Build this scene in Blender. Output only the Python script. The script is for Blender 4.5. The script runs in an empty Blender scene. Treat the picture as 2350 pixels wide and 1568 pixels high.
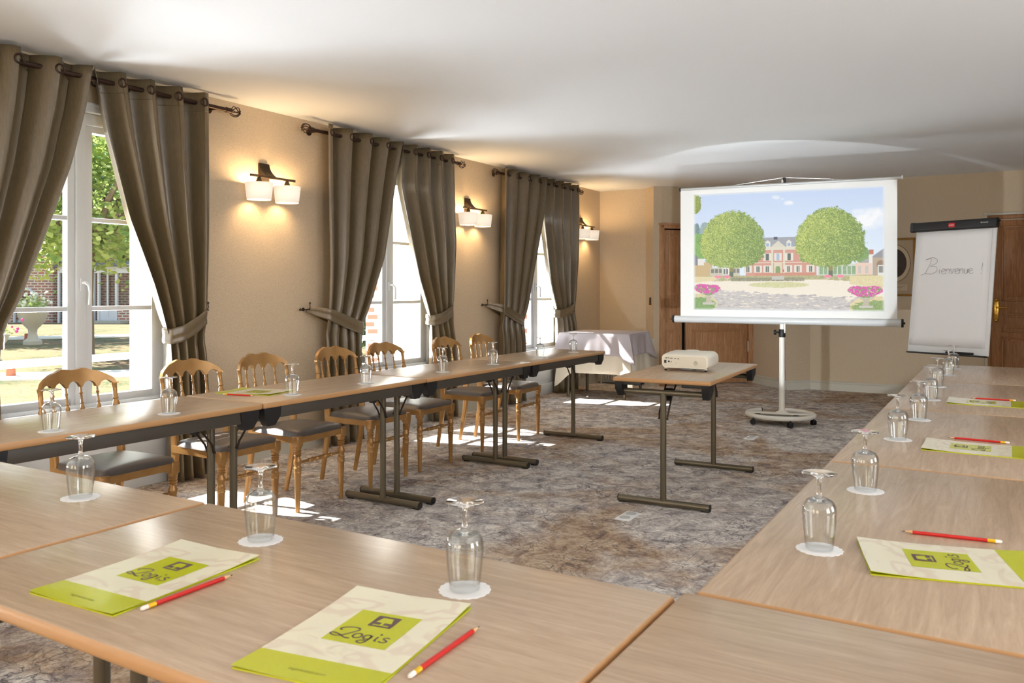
import bpy, bmesh, math, random
import numpy as np
from mathutils import Vector, Matrix, Euler
sc = bpy.context.scene
C = sc.collection
PI = math.pi
R = math.radians

# ------------------------------------------------------------------ camera
cam = bpy.data.cameras.new('camera')
cam.lens = 28.89; cam.sensor_width = 36.0; cam.sensor_fit = 'HORIZONTAL'
cam.shift_y = -119.0 / 2350.0
cam.clip_start = 0.05; cam.clip_end = 300
cam.dof.use_dof = True; cam.dof.focus_distance = 4.2; cam.dof.aperture_fstop = 11.0
co = bpy.data.objects.new('camera', cam); C.objects.link(co)
co.location = (0, 0, 1.25); co.rotation_euler = (R(90), 0, R(30.85))
sc.camera = co

# ------------------------------------------------------------------ world, sun, large lights, exposure
w = bpy.data.worlds.new('world'); sc.world = w; w.use_nodes = True
wn = w.node_tree.nodes; wl = w.node_tree.links
bg = wn['Background']
tcw = wn.new('ShaderNodeTexCoord'); sep = wn.new('ShaderNodeSeparateXYZ'); rmp = wn.new('ShaderNodeValToRGB')
wl.new(tcw.outputs['Generated'], sep.inputs[0]); wl.new(sep.outputs['Z'], rmp.inputs[0])
rmp.color_ramp.elements[0].position = 0.0; rmp.color_ramp.elements[0].color = (1.0, 1.0, 1.0, 1)
rmp.color_ramp.elements[1].position = 0.6; rmp.color_ramp.elements[1].color = (0.50, 0.70, 1.0, 1)
wl.new(rmp.outputs[0], bg.inputs[0]); bg.inputs[1].default_value = 1.25

def light(name, kind, loc, energy, color=(1, 1, 1), **kw):
    l = bpy.data.lights.new(name, kind); l.energy = energy; l.color = color
    for k, v in kw.items():
        if k not in ('rot', 'to'): setattr(l, k, v)
    o = bpy.data.objects.new(name, l); C.objects.link(o); o.location = loc
    if 'rot' in kw: o.rotation_euler = kw['rot']
    if 'to' in kw: o.rotation_euler = (Vector(kw['to']) - Vector(loc)).to_track_quat('-Z', 'Y').to_euler()
    return o
sd = Vector((1.0, 0.20, -1.10))
sun = light('sun', 'SUN', (-8, 0, 9), 17.0, (1.0, 0.96, 0.90), angle=R(0.53))
sun.rotation_euler = sd.to_track_quat('-Z', 'Y').to_euler()
# added fill lamps at the solid right and rear walls (both outside the view)
for yy, ee in ((0.6, 80.0), (3.4, 42.0)):
    light('right_fill_light', 'AREA', (3.10, yy, 1.55), ee, (0.95, 0.97, 1.0), shape='RECTANGLE', size=1.3, size_y=1.7, rot=(R(90), 0, R(90)))
for xx in (-3.2, -0.6):
    light('rear_fill_light', 'AREA', (xx, -3.45, 1.5), 85.0, (0.94, 0.97, 1.0), shape='RECTANGLE', size=1.5, size_y=1.8, rot=(R(90), 0, R(180)))
# added lamps below the sills, imitating terrace bounce to brighten the ceiling
for k, yy in enumerate((2.90, 5.77, 8.46, 0.05, -2.70)):
    light('terrace_bounce_fill', 'AREA', (-6.35, yy, -0.15), 860.0, (0.86, 0.93, 1.0), shape='RECTANGLE', size=2.6, size_y=2.2, to=(-2.4, yy, 2.6))
sc.view_settings.view_transform = 'Standard'; sc.view_settings.look = 'None'
sc.view_settings.exposure = 0.30; sc.view_settings.gamma = 1.0; sc.view_settings.use_curve_mapping = False
cy = sc.cycles
cy.use_denoising = True; cy.max_bounces = 10; cy.diffuse_bounces = 5; cy.glossy_bounces = 4
cy.transmission_bounces = 8; cy.transparent_max_bounces = 16
cy.caustics_reflective = False; cy.caustics_refractive = False; cy.sample_clamp_indirect = 6.0
cy.use_adaptive_sampling = True; cy.adaptive_threshold = 0.01

# ------------------------------------------------------------------ materials
def srgb(r, g, b):
    f = lambda c: (c / 255 / 12.92) if c / 255 <= 0.04045 else ((c / 255 + 0.055) / 1.055) ** 2.4
    return (f(r), f(g), f(b), 1)
def mat(name, col, rough=0.5, metal=0.0, spec=0.5, **kw):
    m = bpy.data.materials.new(name); m.use_nodes = True
    p = m.node_tree.nodes['Principled BSDF']
    p.inputs['Base Color'].default_value = col; p.inputs['Roughness'].default_value = rough
    p.inputs['Metallic'].default_value = metal; p.inputs['Specular IOR Level'].default_value = spec
    for k, v in kw.items(): p.inputs[k.replace('_', ' ')].default_value = v
    return m
def nodes(m): return m.node_tree.nodes, m.node_tree.links, m.node_tree.nodes['Principled BSDF']
def coords(m, scale, rot=(0, 0, 0), src='Object'):
    n, l, p = nodes(m); t = n.new('ShaderNodeTexCoord'); mp = n.new('ShaderNodeMapping')
    mp.inputs['Scale'].default_value = scale; mp.inputs['Rotation'].default_value = rot
    l.new(t.outputs[src], mp.inputs[0]); return mp.outputs[0]
def noise(m, vec, scale, detail=4, rough=0.55, dist=0.0):
    n, l, p = nodes(m); t = n.new('ShaderNodeTexNoise')
    t.inputs['Scale'].default_value = scale; t.inputs['Detail'].default_value = detail
    t.inputs['Roughness'].default_value = rough; t.inputs['Distortion'].default_value = dist
    l.new(vec, t.inputs['Vector']); return t.outputs['Fac']
def ramp(m, fac, stops):
    n, l, p = nodes(m); r = n.new('ShaderNodeValToRGB'); e = r.color_ramp.elements
    while len(e) < len(stops): e.new(0.5)
    for k, (pos, c) in enumerate(stops):
        e[k].position = pos; e[k].color = c if hasattr(c, '__len__') else (c, c, c, 1)
    l.new(fac, r.inputs[0]); return r.outputs[0]
def mix(m, fac, a, b, mode='MIX'):
    n, l, p = nodes(m); x = n.new('ShaderNodeMix'); x.data_type = 'RGBA'; x.blend_type = mode
    if hasattr(fac, 'type'): l.new(fac, x.inputs[0])
    else: x.inputs[0].default_value = fac
    for i, v in ((6, a), (7, b)):
        if hasattr(v, 'type'): l.new(v, x.inputs[i])
        else: x.inputs[i].default_value = v
    return x.outputs[2]
def bump(m, h, strength, dist=0.01):
    n, l, p = nodes(m); b = n.new('ShaderNodeBump'); b.inputs['Strength'].default_value = strength
    b.inputs['Distance'].default_value = dist; l.new(h, b.inputs['Height']); l.new(b.outputs[0], p.inputs['Normal'])
def setcol(m, c):
    n, l, p = nodes(m); l.new(c, p.inputs['Base Color'])

m_paper = mat('woven_wallpaper', srgb(196, 174, 142), 0.85, spec=0.2)
h = noise(m_paper, coords(m_paper, (1, 1, 5)), 70, 3)
setcol(m_paper, ramp(m_paper, h, [(0.3, srgb(188, 170, 144)), (0.7, srgb(208, 192, 168))])); bump(m_paper, h, 0.25, 0.003)
m_ceil = mat('matt_white_ceiling', srgb(234, 236, 238), 0.95, spec=0.1)
m_render = mat('outer_render', srgb(238, 234, 224), 0.9, spec=0.1)
h = noise(m_render, coords(m_render, (1, 1, 1)), 30, 5); bump(m_render, h, 0.3, 0.01)
m_panel = mat('grey_painted_wood', srgb(196, 194, 182), 0.55)
m_white = mat('white_window_frame', srgb(206, 209, 211), 0.35)
m_plastic = mat('white_plastic', srgb(224, 224, 220), 0.35)
m_black = mat('black_plastic', srgb(20, 20, 22), 0.5)
m_bronze = mat('taupe_metal', srgb(104, 96, 80), 0.35, metal=0.55)
m_rail = mat('dark_taupe_rail', srgb(66, 60, 52), 0.5)
m_iron = mat('brown_iron', srgb(64, 46, 38), 0.42, metal=0.6)
m_plate = mat('dark_bronze', srgb(58, 46, 36), 0.45, metal=0.5)
m_chrome = mat('steel', srgb(190, 190, 188), 0.25, metal=1.0)
m_brass = mat('brass', srgb(214, 168, 70), 0.22, metal=1.0)
m_band = mat('brown_edge_band', srgb(182, 138, 92), 0.4)
m_paperw = mat('white_paper', srgb(238, 238, 238), 0.8, spec=0.2)
m_dark = mat('dark_void', srgb(10, 9, 8), 0.9)

def wood(name, a, b, c, stretch, rough=0.42, scale=1.0, bstr=0.08, dark=0.80):
    m = mat(name, a, rough)
    v = coords(m, stretch)
    n1 = noise(m, v, 3.0 * scale, 8, 0.62, 1.2); n2 = noise(m, v, 22.0 * scale, 6, 0.6, 0.4)
    c1 = ramp(m, n1, [(0.30, a), (0.52, b), (0.72, c)])
    c2 = ramp(m, n2, [(0.30, dark), (0.6, 1.0)])
    setcol(m, mix(m, 0.75, c1, c2, 'MULTIPLY')); bump(m, n2, bstr, 0.002)
    return m
m_top = wood('washed_oak_laminate', srgb(170, 146, 122), srgb(182, 158, 133), srgb(193, 170, 145), (1.3, 16.0, 16.0), 0.27, 1.0, 0.03, 0.88)
m_door = wood('limed_oak', srgb(158, 112, 74), srgb(184, 138, 98), srgb(208, 168, 130), (12, 12, 0.9), 0.55, 1.6)
m_door2 = wood('brown_oak', srgb(124, 78, 40), srgb(148, 98, 54), srgb(172, 124, 80), (12, 12, 0.9), 0.5, 1.6)
m_gold = mat('gold_paint', srgb(170, 128, 74), 0.34, metal=0.35)
h = noise(m_gold, coords(m_gold, (1, 1, 1)), 9, 4)
setcol(m_gold, ramp(m_gold, h, [(0.3, srgb(158, 116, 66)), (0.7, srgb(184, 142, 88))]))
m_leather = mat('taupe_leatherette', srgb(86, 80, 76), 0.38, spec=0.6)
h = noise(m_leather, coords(m_leather, (1, 1, 1)), 260, 2); bump(m_leather, h, 0.12, 0.002)

m_satin = mat('taupe_satin', srgb(112, 96, 72), 0.36, spec=0.9)
nn, ll, pp = nodes(m_satin)
pp.inputs['Sheen Weight'].default_value = 0.05; pp.inputs['Anisotropic'].default_value = 0.5
h = noise(m_satin, coords(m_satin, (14, 14, 1.2)), 12, 5)
setcol(m_satin, ramp(m_satin, h, [(0.25, srgb(86, 72, 48)), (0.75, srgb(108, 92, 62))]))
h2 = noise(m_satin, coords(m_satin, (1, 1, 40)), 22, 2); bump(m_satin, h2, 0.04, 0.002)

m_carpet = mat('mottled_carpet', srgb(150, 140, 132), 0.95, spec=0.1)
n, l, p = nodes(m_carpet)
v = coords(m_carpet, (1, 1, 1))
big = noise(m_carpet, v, 0.95, 5, 0.6, 0.6)
med = noise(m_carpet, v, 8.0, 9, 0.78, 0.8); spk = noise(m_carpet, v, 46, 5, 0.75, 0.6)
fine = noise(m_carpet, v, 120, 4, 0.7)
grey = ramp(m_carpet, med, [(0.33, srgb(122, 116, 120)), (0.46, srgb(186, 180, 178)), (0.60, srgb(236, 231, 224))])
brn = ramp(m_carpet, med, [(0.33, srgb(116, 98, 98)), (0.46, srgb(172, 148, 126)), (0.62, srgb(212, 194, 172))])
base = mix(m_carpet, ramp(m_carpet, big, [(0.47, 0.0), (0.60, 1.0)]), grey, brn)
dn = n.new('ShaderNodeTexNoise'); dn.inputs['Scale'].default_value = 5; dn.inputs['Detail'].default_value = 6; l.new(v, dn.inputs['Vector'])
dv = n.new('ShaderNodeVectorMath'); dv.operation = 'MULTIPLY_ADD'; dv.inputs[1].default_value = (0.35, 0.35, 0.35)
l.new(dn.outputs['Color'], dv.inputs[0]); l.new(v, dv.inputs[2])
vo = n.new('ShaderNodeTexVoronoi'); vo.feature = 'DISTANCE_TO_EDGE'; vo.inputs['Scale'].default_value = 15; l.new(dv.outputs[0], vo.inputs['Vector'])
crack = ramp(m_carpet, vo.outputs['Distance'], [(0.0, 1.0), (0.075, 0.0)])
cm = ramp(m_carpet, noise(m_carpet, v, 3.1, 5, 0.7), [(0.44, 0.0), (0.60, 0.85)])
fac = mix(m_carpet, 1.0, crack, cm, 'MULTIPLY')
base = mix(m_carpet, fac, base, srgb(88, 80, 82))
br = n.new('ShaderNodeTexBrick'); br.inputs['Scale'].default_value = 1.0; br.inputs['Mortar Size'].default_value = 0.0022
br.inputs['Brick Width'].default_value = 1.0; br.inputs['Row Height'].default_value = 0.25
br.inputs['Color1'].default_value = br.inputs['Color2'].default_value = (1, 1, 1, 1); br.inputs['Mortar'].default_value = (0.72, 0.72, 0.72, 1)
vr = coords(m_carpet, (1, 1, 1), (0, 0, R(90))); l.new(vr, br.inputs['Vector'])
base = mix(m_carpet, 1.0, base, br.outputs['Color'], 'MULTIPLY')
base = mix(m_carpet, 0.7, base, ramp(m_carpet, spk, [(0.36, 0.66), (0.58, 1.18)]), 'MULTIPLY')
setcol(m_carpet, mix(m_carpet, 0.5, base, ramp(m_carpet, fine, [(0.3, 0.8), (0.7, 1.15)]), 'MULTIPLY'))
bump(m_carpet, fine, 0.5, 0.01)

def thin_glass(name, tint=(1, 1, 1, 1), ior=1.45, edge=0.8, pwr=4.0):
    m = bpy.data.materials.new(name); m.use_nodes = True
    n, l = m.node_tree.nodes, m.node_tree.links; n.clear()
    o = n.new('ShaderNodeOutputMaterial'); t = n.new('ShaderNodeBsdfTransparent'); g = n.new('ShaderNodeBsdfGlossy')
    f = n.new('ShaderNodeLayerWeight'); x = n.new('ShaderNodeMixShader'); pw = n.new('ShaderNodeMath'); ad = n.new('ShaderNodeMath')
    t.inputs[0].default_value = tint; g.inputs['Roughness'].default_value = 0.0; f.inputs[0].default_value = 0.5
    pw.operation = 'POWER'; pw.inputs[1].default_value = pwr; ad.operation = 'MULTIPLY_ADD'; r0 = ((ior - 1) / (ior + 1)) ** 2
    ad.inputs[1].default_value = edge; ad.inputs[2].default_value = r0; l.new(f.outputs['Facing'], pw.inputs[0]); l.new(pw.outputs[0], ad.inputs[0])
    l.new(ad.outputs[0], x.inputs[0]); l.new(t.outputs[0], x.inputs[1]); l.new(g.outputs[0], x.inputs[2]); l.new(x.outputs[0], o.inputs[0])
    return m
m_pane = thin_glass('window_glass', (1, 1, 1, 1), 1.3)
m_bowl = thin_glass('drinking_glass', (0.965, 0.975, 0.975, 1), 1.62, 0.95, 2.6)
m_solid = mat('solid_glass', (1, 1, 1, 1), 0.0, spec=0.5, Transmission_Weight=1.0, IOR=1.45)

m_shade = bpy.data.materials.new('lamp_shade_fabric'); m_shade.use_nodes = True
n, l, p = nodes(m_shade)
p.inputs['Base Color'].default_value = srgb(244, 236, 222); p.inputs['Roughness'].default_value = 0.9
p.inputs['Emission Color'].default_value = (1.0, 0.88, 0.74, 1); p.inputs['Emission Strength'].default_value = 0.42
m_bulb = mat('bulb_diffuser', (1, 1, 1, 1), 0.6, Emission_Color=(1.0, 0.93, 0.82, 1), Emission_Strength=4.0)

def leafy(name, a, b):
    m = bpy.data.materials.new(name); m.use_nodes = True
    n, l, p = nodes(m); p.inputs['Roughness'].default_value = 0.6
    oi = n.new('ShaderNodeTexCoord'); t = n.new('ShaderNodeTexNoise'); t.inputs['Scale'].default_value = 1.6; t.inputs['Detail'].default_value = 5
    l.new(oi.outputs['Object'], t.inputs['Vector']); c = ramp(m, t.outputs['Fac'], [(0.35, a), (0.62, b)])
    l.new(c, p.inputs['Base Color'])
    tr = n.new('ShaderNodeBsdfTranslucent'); l.new(c, tr.inputs[0]); x = n.new('ShaderNodeMixShader'); x.inputs[0].default_value = 0.5
    o = n['Material Output']; l.new(p.outputs[0], x.inputs[1]); l.new(tr.outputs[0], x.inputs[2]); l.new(x.outputs[0], o.inputs[0])
    return m
m_leaf = leafy('plane_leaves', srgb(110, 150, 84), srgb(200, 212, 130))
m_leaf2 = leafy('dark_leaves', srgb(84, 124, 84), srgb(140, 172, 116))
m_bark = mat('bark', srgb(120, 104, 84), 0.9)
m_brick = mat('outdoor_brick', srgb(170, 120, 100), 0.9, spec=0.1)
n, l, p = nodes(m_brick); bt = n.new('ShaderNodeTexBrick')
uvn = n.new('ShaderNodeTexCoord'); mpb = n.new('ShaderNodeMapping'); mpb.inputs['Rotation'].default_value = (R(90), 0, 0)
l.new(uvn.outputs['Object'], mpb.inputs[0]); l.new(mpb.outputs[0], bt.inputs['Vector'])
bt.inputs['Scale'].default_value = 1.0; bt.inputs['Brick Width'].default_value = 0.34; bt.inputs['Row Height'].default_value = 0.13
bt.inputs['Mortar Size'].default_value = 0.028; bt.inputs['Color1'].default_value = srgb(176, 110, 92); bt.inputs['Color2'].default_value = srgb(140, 116, 104)
bt.inputs['Mortar'].default_value = srgb(206, 196, 182); l.new(bt.outputs['Color'], p.inputs['Base Color'])
m_lawn = mat('dry_lawn', srgb(120, 130, 80), 0.95, spec=0.1)
v = coords(m_lawn, (1, 1, 1)); a = noise(m_lawn, v, 0.8, 6, 0.65); b = noise(m_lawn, v, 14, 5, 0.7)
g = ramp(m_lawn, a, [(0.36, srgb(88, 98, 68)), (0.5, srgb(122, 120, 90)), (0.64, srgb(142, 118, 96))])
g = mix(m_lawn, ramp(m_lawn, noise(m_lawn, v, 9, 3, 0.8), [(0.56, 0.0), (0.60, 0.8)]), g, srgb(176, 126, 100))
setcol(m_lawn, mix(m_lawn, 0.6, g, ramp(m_lawn, b, [(0.35, 0.45), (0.65, 1.1)]), 'MULTIPLY'))
m_gravel = mat('pale_gravel', srgb(224, 216, 202), 0.95, spec=0.1)
m_slate = mat('slate_roof', srgb(92, 94, 100), 0.7)
m_stone = mat('stone', srgb(186, 180, 164), 0.85)
h = noise(m_stone, coords(m_stone, (1, 1, 1)), 18, 5); bump(m_stone, h, 0.4, 0.01)
m_terra = mat('terracotta', srgb(166, 100, 74), 0.8)
m_pink = mat('pink_petals', srgb(226, 70, 150), 0.6)
m_pale = mat('pale_petals', srgb(226, 228, 214), 0.7)

# ------------------------------------------------------------------ mesh helpers
class G:
    def __init__(s): s.v = []; s.f = []; s.m = []
    def add(s, vs, fs, mi=0, M=None):
        o = len(s.v)
        for q in vs: s.v.append(tuple(M @ Vector(q)) if M is not None else tuple(q))
        for q in fs: s.f.append(tuple(i + o for i in q)); s.m.append(mi)
        return s
    def box(s, c, d, mi=0, bev=0.0, M=None, seg=2, top=None):
        x, y, z = (k / 2 for k in d)
        vs = [(c[0] + i * x, c[1] + j * y, c[2] + k * z) for i in (-1, 1) for j in (-1, 1) for k in (-1, 1)]
        fs = [(0, 1, 3, 2), (4, 6, 7, 5), (0, 4, 5, 1), (2, 3, 7, 6), (0, 2, 6, 4), (1, 5, 7, 3)]
        if bev > 0:
            bm = bmesh.new(); q = [bm.verts.new(a) for a in vs]
            for a in fs: bm.faces.new([q[i] for i in a])
            bmesh.ops.recalc_face_normals(bm, faces=bm.faces)
            bmesh.ops.bevel(bm, geom=bm.edges[:], offset=min(bev, x * .98, y * .98, z * .98), segments=seg, affect='EDGES', profile=0.5)
            bm.verts.index_update(); bm.normal_update()
            o = len(s.v)
            for a in bm.verts: s.v.append(tuple(M @ a.co) if M is not None else tuple(a.co))
            for a in bm.faces:
                s.f.append(tuple(t.index + o for t in a.verts)); s.m.append(mi if top is None or abs(a.normal.z) < 0.8 else top)
            bm.free(); return s
        return s.add(vs, fs, mi, M)
    def rings(s, rings, mi=0, M=None, closed=True, cap=(True, True), cyc=False):
        n = len(rings[0]); vs = [p for r in rings for p in r]; fs = []
        L = len(rings)
        for i in range(L if cyc else L - 1):
            a, b = i * n, ((i + 1) % L) * n
            for j in range(n if closed else n - 1):
                k = (j + 1) % n; fs.append((a + j, a + k, b + k, b + j))
        if closed and not cyc:
            if cap[0]: fs.append(tuple(reversed(range(n))))
            if cap[1]: fs.append(tuple((L - 1) * n + j for j in range(n)))
        return s.add(vs, fs, mi, M)
    def lathe(s, prof, c=(0, 0, 0), n=16, mi=0, M=None, cap=(True, True)):
        rs = [[(c[0] + r * math.cos(2 * PI * j / n), c[1] + r * math.sin(2 * PI * j / n), c[2] + z) for j in range(n)] for r, z in prof]
        return s.rings(rs, mi, M, cap=cap)
    def tube(s, pts, r, n=8, mi=0, M=None, cap=True, cyc=False):
        pts = [Vector(p) for p in pts]; L = len(pts); rr = r if hasattr(r, '__len__') else [r] * L
        up = None; rings = []
        for i, p in enumerate(pts):
            a = pts[i - 1] if (i > 0 or cyc) else p; b = pts[(i + 1) % L] if (i < L - 1 or cyc) else p
            t = (b - a).normalized()
            if up is None: up = Vector((0, 0, 1)) if abs(t.z) < 0.9 else Vector((1, 0, 0))
            u = (up - t * up.dot(t)).normalized(); up = u; q = t.cross(u)
            rings.append([tuple(p + (u * math.cos(2 * PI * j / n) + q * math.sin(2 * PI * j / n)) * rr[i]) for j in range(n)])
        return s.rings(rings, mi, M, cap=(cap, cap), cyc=cyc)
    def cyl(s, a, b, r, n=12, mi=0, M=None): return s.tube([a, b], r, n, mi, M)
    def prism(s, pts, z0, z1, mi=0, M=None):
        n = len(pts); vs = [(x, y, z0) for x, y in pts] + [(x, y, z1) for x, y in pts]
        fs = [tuple(reversed(range(n))), tuple(range(n, 2 * n))] + [(i, (i + 1) % n, (i + 1) % n + n, i + n) for i in range(n)]
        return s.add(vs, fs, mi, M)
    def grid(s, fn, nu, nv, mi=0, M=None):
        vs = [fn(i / nu, j / nv) for j in range(nv + 1) for i in range(nu + 1)]
        fs = [(j * (nu + 1) + i, j * (nu + 1) + i + 1, (j + 1) * (nu + 1) + i + 1, (j + 1) * (nu + 1) + i) for j in range(nv) for i in range(nu)]
        return s.add(vs, fs, mi, M)
    def sphere(s, c, r, n=12, mi=0, M=None, sz=1.0):
        prof = [(max(1e-4, r * math.sin(PI * k / n)), -r * sz * math.cos(PI * k / n)) for k in range(n + 1)]
        return s.lathe(prof, c, n * 2 if n < 10 else n + 4, mi, M)

def obj(name, g, mats, parent=None, smooth=True, angle=38, fix=True):
    me = bpy.data.meshes.new(name); me.from_pydata(g.v, [], g.f)
    for m in (mats if isinstance(mats, (list, tuple)) else [mats]): me.materials.append(m)
    me.polygons.foreach_set('material_index', g.m)
    if fix:
        bm = bmesh.new(); bm.from_mesh(me); bmesh.ops.recalc_face_normals(bm, faces=bm.faces); bm.to_mesh(me); bm.free()
    if smooth:
        me.polygons.foreach_set('use_smooth', [True] * len(me.polygons)); me.set_sharp_from_angle(angle=R(angle))
    o = bpy.data.objects.new(name, me); C.objects.link(o)
    if parent: o.parent = parent
    return o
def tag(o, label, cat, group=None, kind=None):
    if label: o['label'] = label
    if cat: o['category'] = cat
    if group: o['group'] = group
    if kind: o['kind'] = kind
    return o
def thing(name, label, cat, loc=(0, 0, 0), rz=0.0, group=None, kind=None):
    o = bpy.data.objects.new(name, None); C.objects.link(o); o.location = loc; o.rotation_euler = (0, 0, rz)
    o.empty_display_size = 0.1
    return tag(o, label, cat, group, kind)
def struct(name, g, mats, parent=None, **kw):
    o = obj(name, g, mats, parent, **kw)
    if not parent: o['kind'] = 'structure'
    return o
def kids(o): return [c for c in bpy.data.objects if c.parent == o]
def copy_tree(o, parent=None):
    c = o.copy(); C.objects.link(c); c.parent = parent
    for k in kids(o): copy_tree(k, c)
    return c
def place(proto, used, loc, rz, label, group=None):
    o = proto if not used else copy_tree(proto)
    o.location = loc; o.rotation_euler = (0, 0, rz); o['label'] = label
    if group: o['group'] = group
    return o
def lerp(a, b, t): return a + (b - a) * t
def interp(tab, z):
    # smooth lookup in [(z, value), ...] sorted by descending z
    zs = [t[0] for t in tab][::-1]; vs = [t[1] for t in tab][::-1]
    return float(np.interp(z, zs, vs))
def frame_M(origin, ex, ey, ez=(0, 0, 1)):
    ex = Vector(ex).normalized(); ey = Vector(ey).normalized(); ez = Vector(ez).normalized()
    return Matrix(((ex.x, ey.x, ez.x, origin[0]), (ex.y, ey.y, ez.y, origin[1]), (ex.z, ey.z, ez.z, origin[2]), (0, 0, 0, 1)))
Z = 0.74          # table height
HC = 2.585        # ceiling height
XW = -4.71        # window wall

# ------------------------------------------------------------------ room shell
A_ = Vector((-4.71, 10.22)); B_ = Vector((-4.04, 10.205)); C_ = Vector((-3.87, 10.04)); D_ = Vector((-2.897, 11.162))
E_ = Vector((-2.325, 10.571)); G_ = Vector((-2.08, 10.785))
XR, YB, YR = 3.2, 10.785, -3.6
g = G(); g.box((-0.75, 4.0, -0.05), (8.9, 16.4, 0.1)); struct('floor', g, m_carpet, smooth=False)
g = G(); g.box((-0.85, 3.9, HC + 0.06), (9.0, 15.8, 0.12)); struct('ceiling', g, m_ceil, smooth=False)
WC = [2.90, 5.77, 8.46, 0.05, -2.70]; HW = 0.64; WZ0, WZ1 = 0.53, 2.31
def wall_with_openings():
    g = G(); edges = [YR - 0.2]
    for c in sorted(WC): edges += [c - HW, c + HW]
    edges.append(10.6)
    for x0, x1, mi in ((XW - 0.06, XW, 0), (XW - 0.50, XW - 0.06, 1)):
        for i in range(0, len(edges), 2):
            a, b = edges[i], edges[i + 1]; g.box(((x0 + x1) / 2, (a + b) / 2, HC / 2), (x1 - x0, b - a, HC), mi)
        for c in WC:
            g.box(((x0 + x1) / 2, c, (WZ1 + HC) / 2), (x1 - x0, 2 * HW, HC - WZ1), mi)
            g.box(((x0 + x1) / 2, c, WZ0 / 2), (x1 - x0, 2 * HW, WZ0), mi)
    return g
struct('wall_left', wall_with_openings(), [m_paper, m_render], smooth=False)
def wall_seg(name, a, b, thick=0.12, z0=0.0, z1=HC, m=m_paper):
    # room is to the right of a->b ; thickness goes outwards (left)
    d = (b - a).normalized(); nrm = Vector((-d.y, d.x)); c = (a + b) / 2 + nrm * thick / 2
    g = G(); Mx = Matrix.Translation((c.x, c.y, (z0 + z1) / 2)) @ Matrix.Rotation(math.atan2(d.y, d.x), 4, 'Z')
    g.box((0, 0, 0), ((b - a).length, thick, z1 - z0), 0, M=Mx); return g
struct('wall_back_left', wall_seg('x', A_ - Vector((0.1, 0)), B_), m_paper, smooth=False)
struct('wall_corner', wall_seg('x', B_, C_), m_paper, smooth=False)
struct('wall_right', wall_seg('x', Vector((XR, YB + .1)), Vector((XR, YR - .1))), m_paper, smooth=False)
struct('wall_rear', wall_seg('x', Vector((XR + .1, YR)), Vector((-5.2, YR))), m_paper, smooth=False)
struct('wall_back', wall_seg('x', G_, Vector((XR + .1, YB))), m_paper, smooth=False)
struct('wall_pier_left', wall_seg('x', D_, E_), m_paper, smooth=False)
struct('wall_pier_right', wall_seg('x', E_, G_), m_paper, smooth=False)
eD = (D_ - C_).normalized(); nD = Vector((eD.y, -eD.x))        # along the doorway wall / towards the room
g = wall_seg('x', C_, D_, z0=2.10)
for a, b in ((0.0, 0.10), (1.47, 1.486)): 
    q = wall_seg('x', C_ + eD * a, C_ + eD * b, z1=2.10); g.add(q.v, q.f)
struct('wall_doorway', g, m_paper, smooth=False)

def skirting(name, a, b, hgt, t=0.018):
    d = (b - a).normalized(); nrm = Vector((d.y, -d.x))
    Mx = Matrix.Translation((a.x, a.y, 0)) @ Matrix.Rotation(math.atan2(d.y, d.x), 4, 'Z')
    L = (b - a).length; g = G()
    prof = [(0, 0), (-t, 0), (-t, hgt * .74), (-t * .7, hgt * .78), (-t * .7, hgt * .80), (-t, hgt * .84), (-t, hgt * .93), (-t * .4, hgt), (0, hgt)]
    g.rings([[(x, y, z) for y, z in prof] for x in (0, L)], M=Mx)
    return struct(name, g, m_panel, smooth=False)
for i, (a, b) in enumerate(((-3.6, -3.36), (-2.04, -0.61), (0.71, 2.24), (3.56, 5.11), (6.43, 7.80), (9.12, 10.22))):
    skirting('baseboard_left' + ('' if i == 0 else '_%d' % i), Vector((XW, a)), Vector((XW, b)), 0.155)
skirting('baseboard_back', G_, Vector((XR, YB)), 0.115)
skirting('baseboard_pier_left', D_, E_, 0.115)
skirting('baseboard_pier_right', E_, G_, 0.115)
skirting('baseboard_corner', B_, C_, 0.115)
# panelled recess with a ledge at the back left corner, ribbed radiator under it
g = G(); g.box((-4.375, 10.14, 0.30), (0.67, 0.13, 0.575), bev=0.004); struct('trim_1', g, m_panel, smooth=False)
g = G(); g.prism([(-4.705, 10.06), (-4.05, 10.06), (-3.90, 9.985), (-3.855, 10.04), (-4.04, 10.215), (-4.705, 10.215)], 0.59, 0.612); struct('trim_2', g, m_panel, smooth=False)
g = G()
g.prism([(-4.04, 10.07), (-3.905, 10.0), (-3.86, 10.035), (-4.03, 10.19)], 0.0, 0.59); struct('trim_3', g, m_panel, smooth=False)

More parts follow.
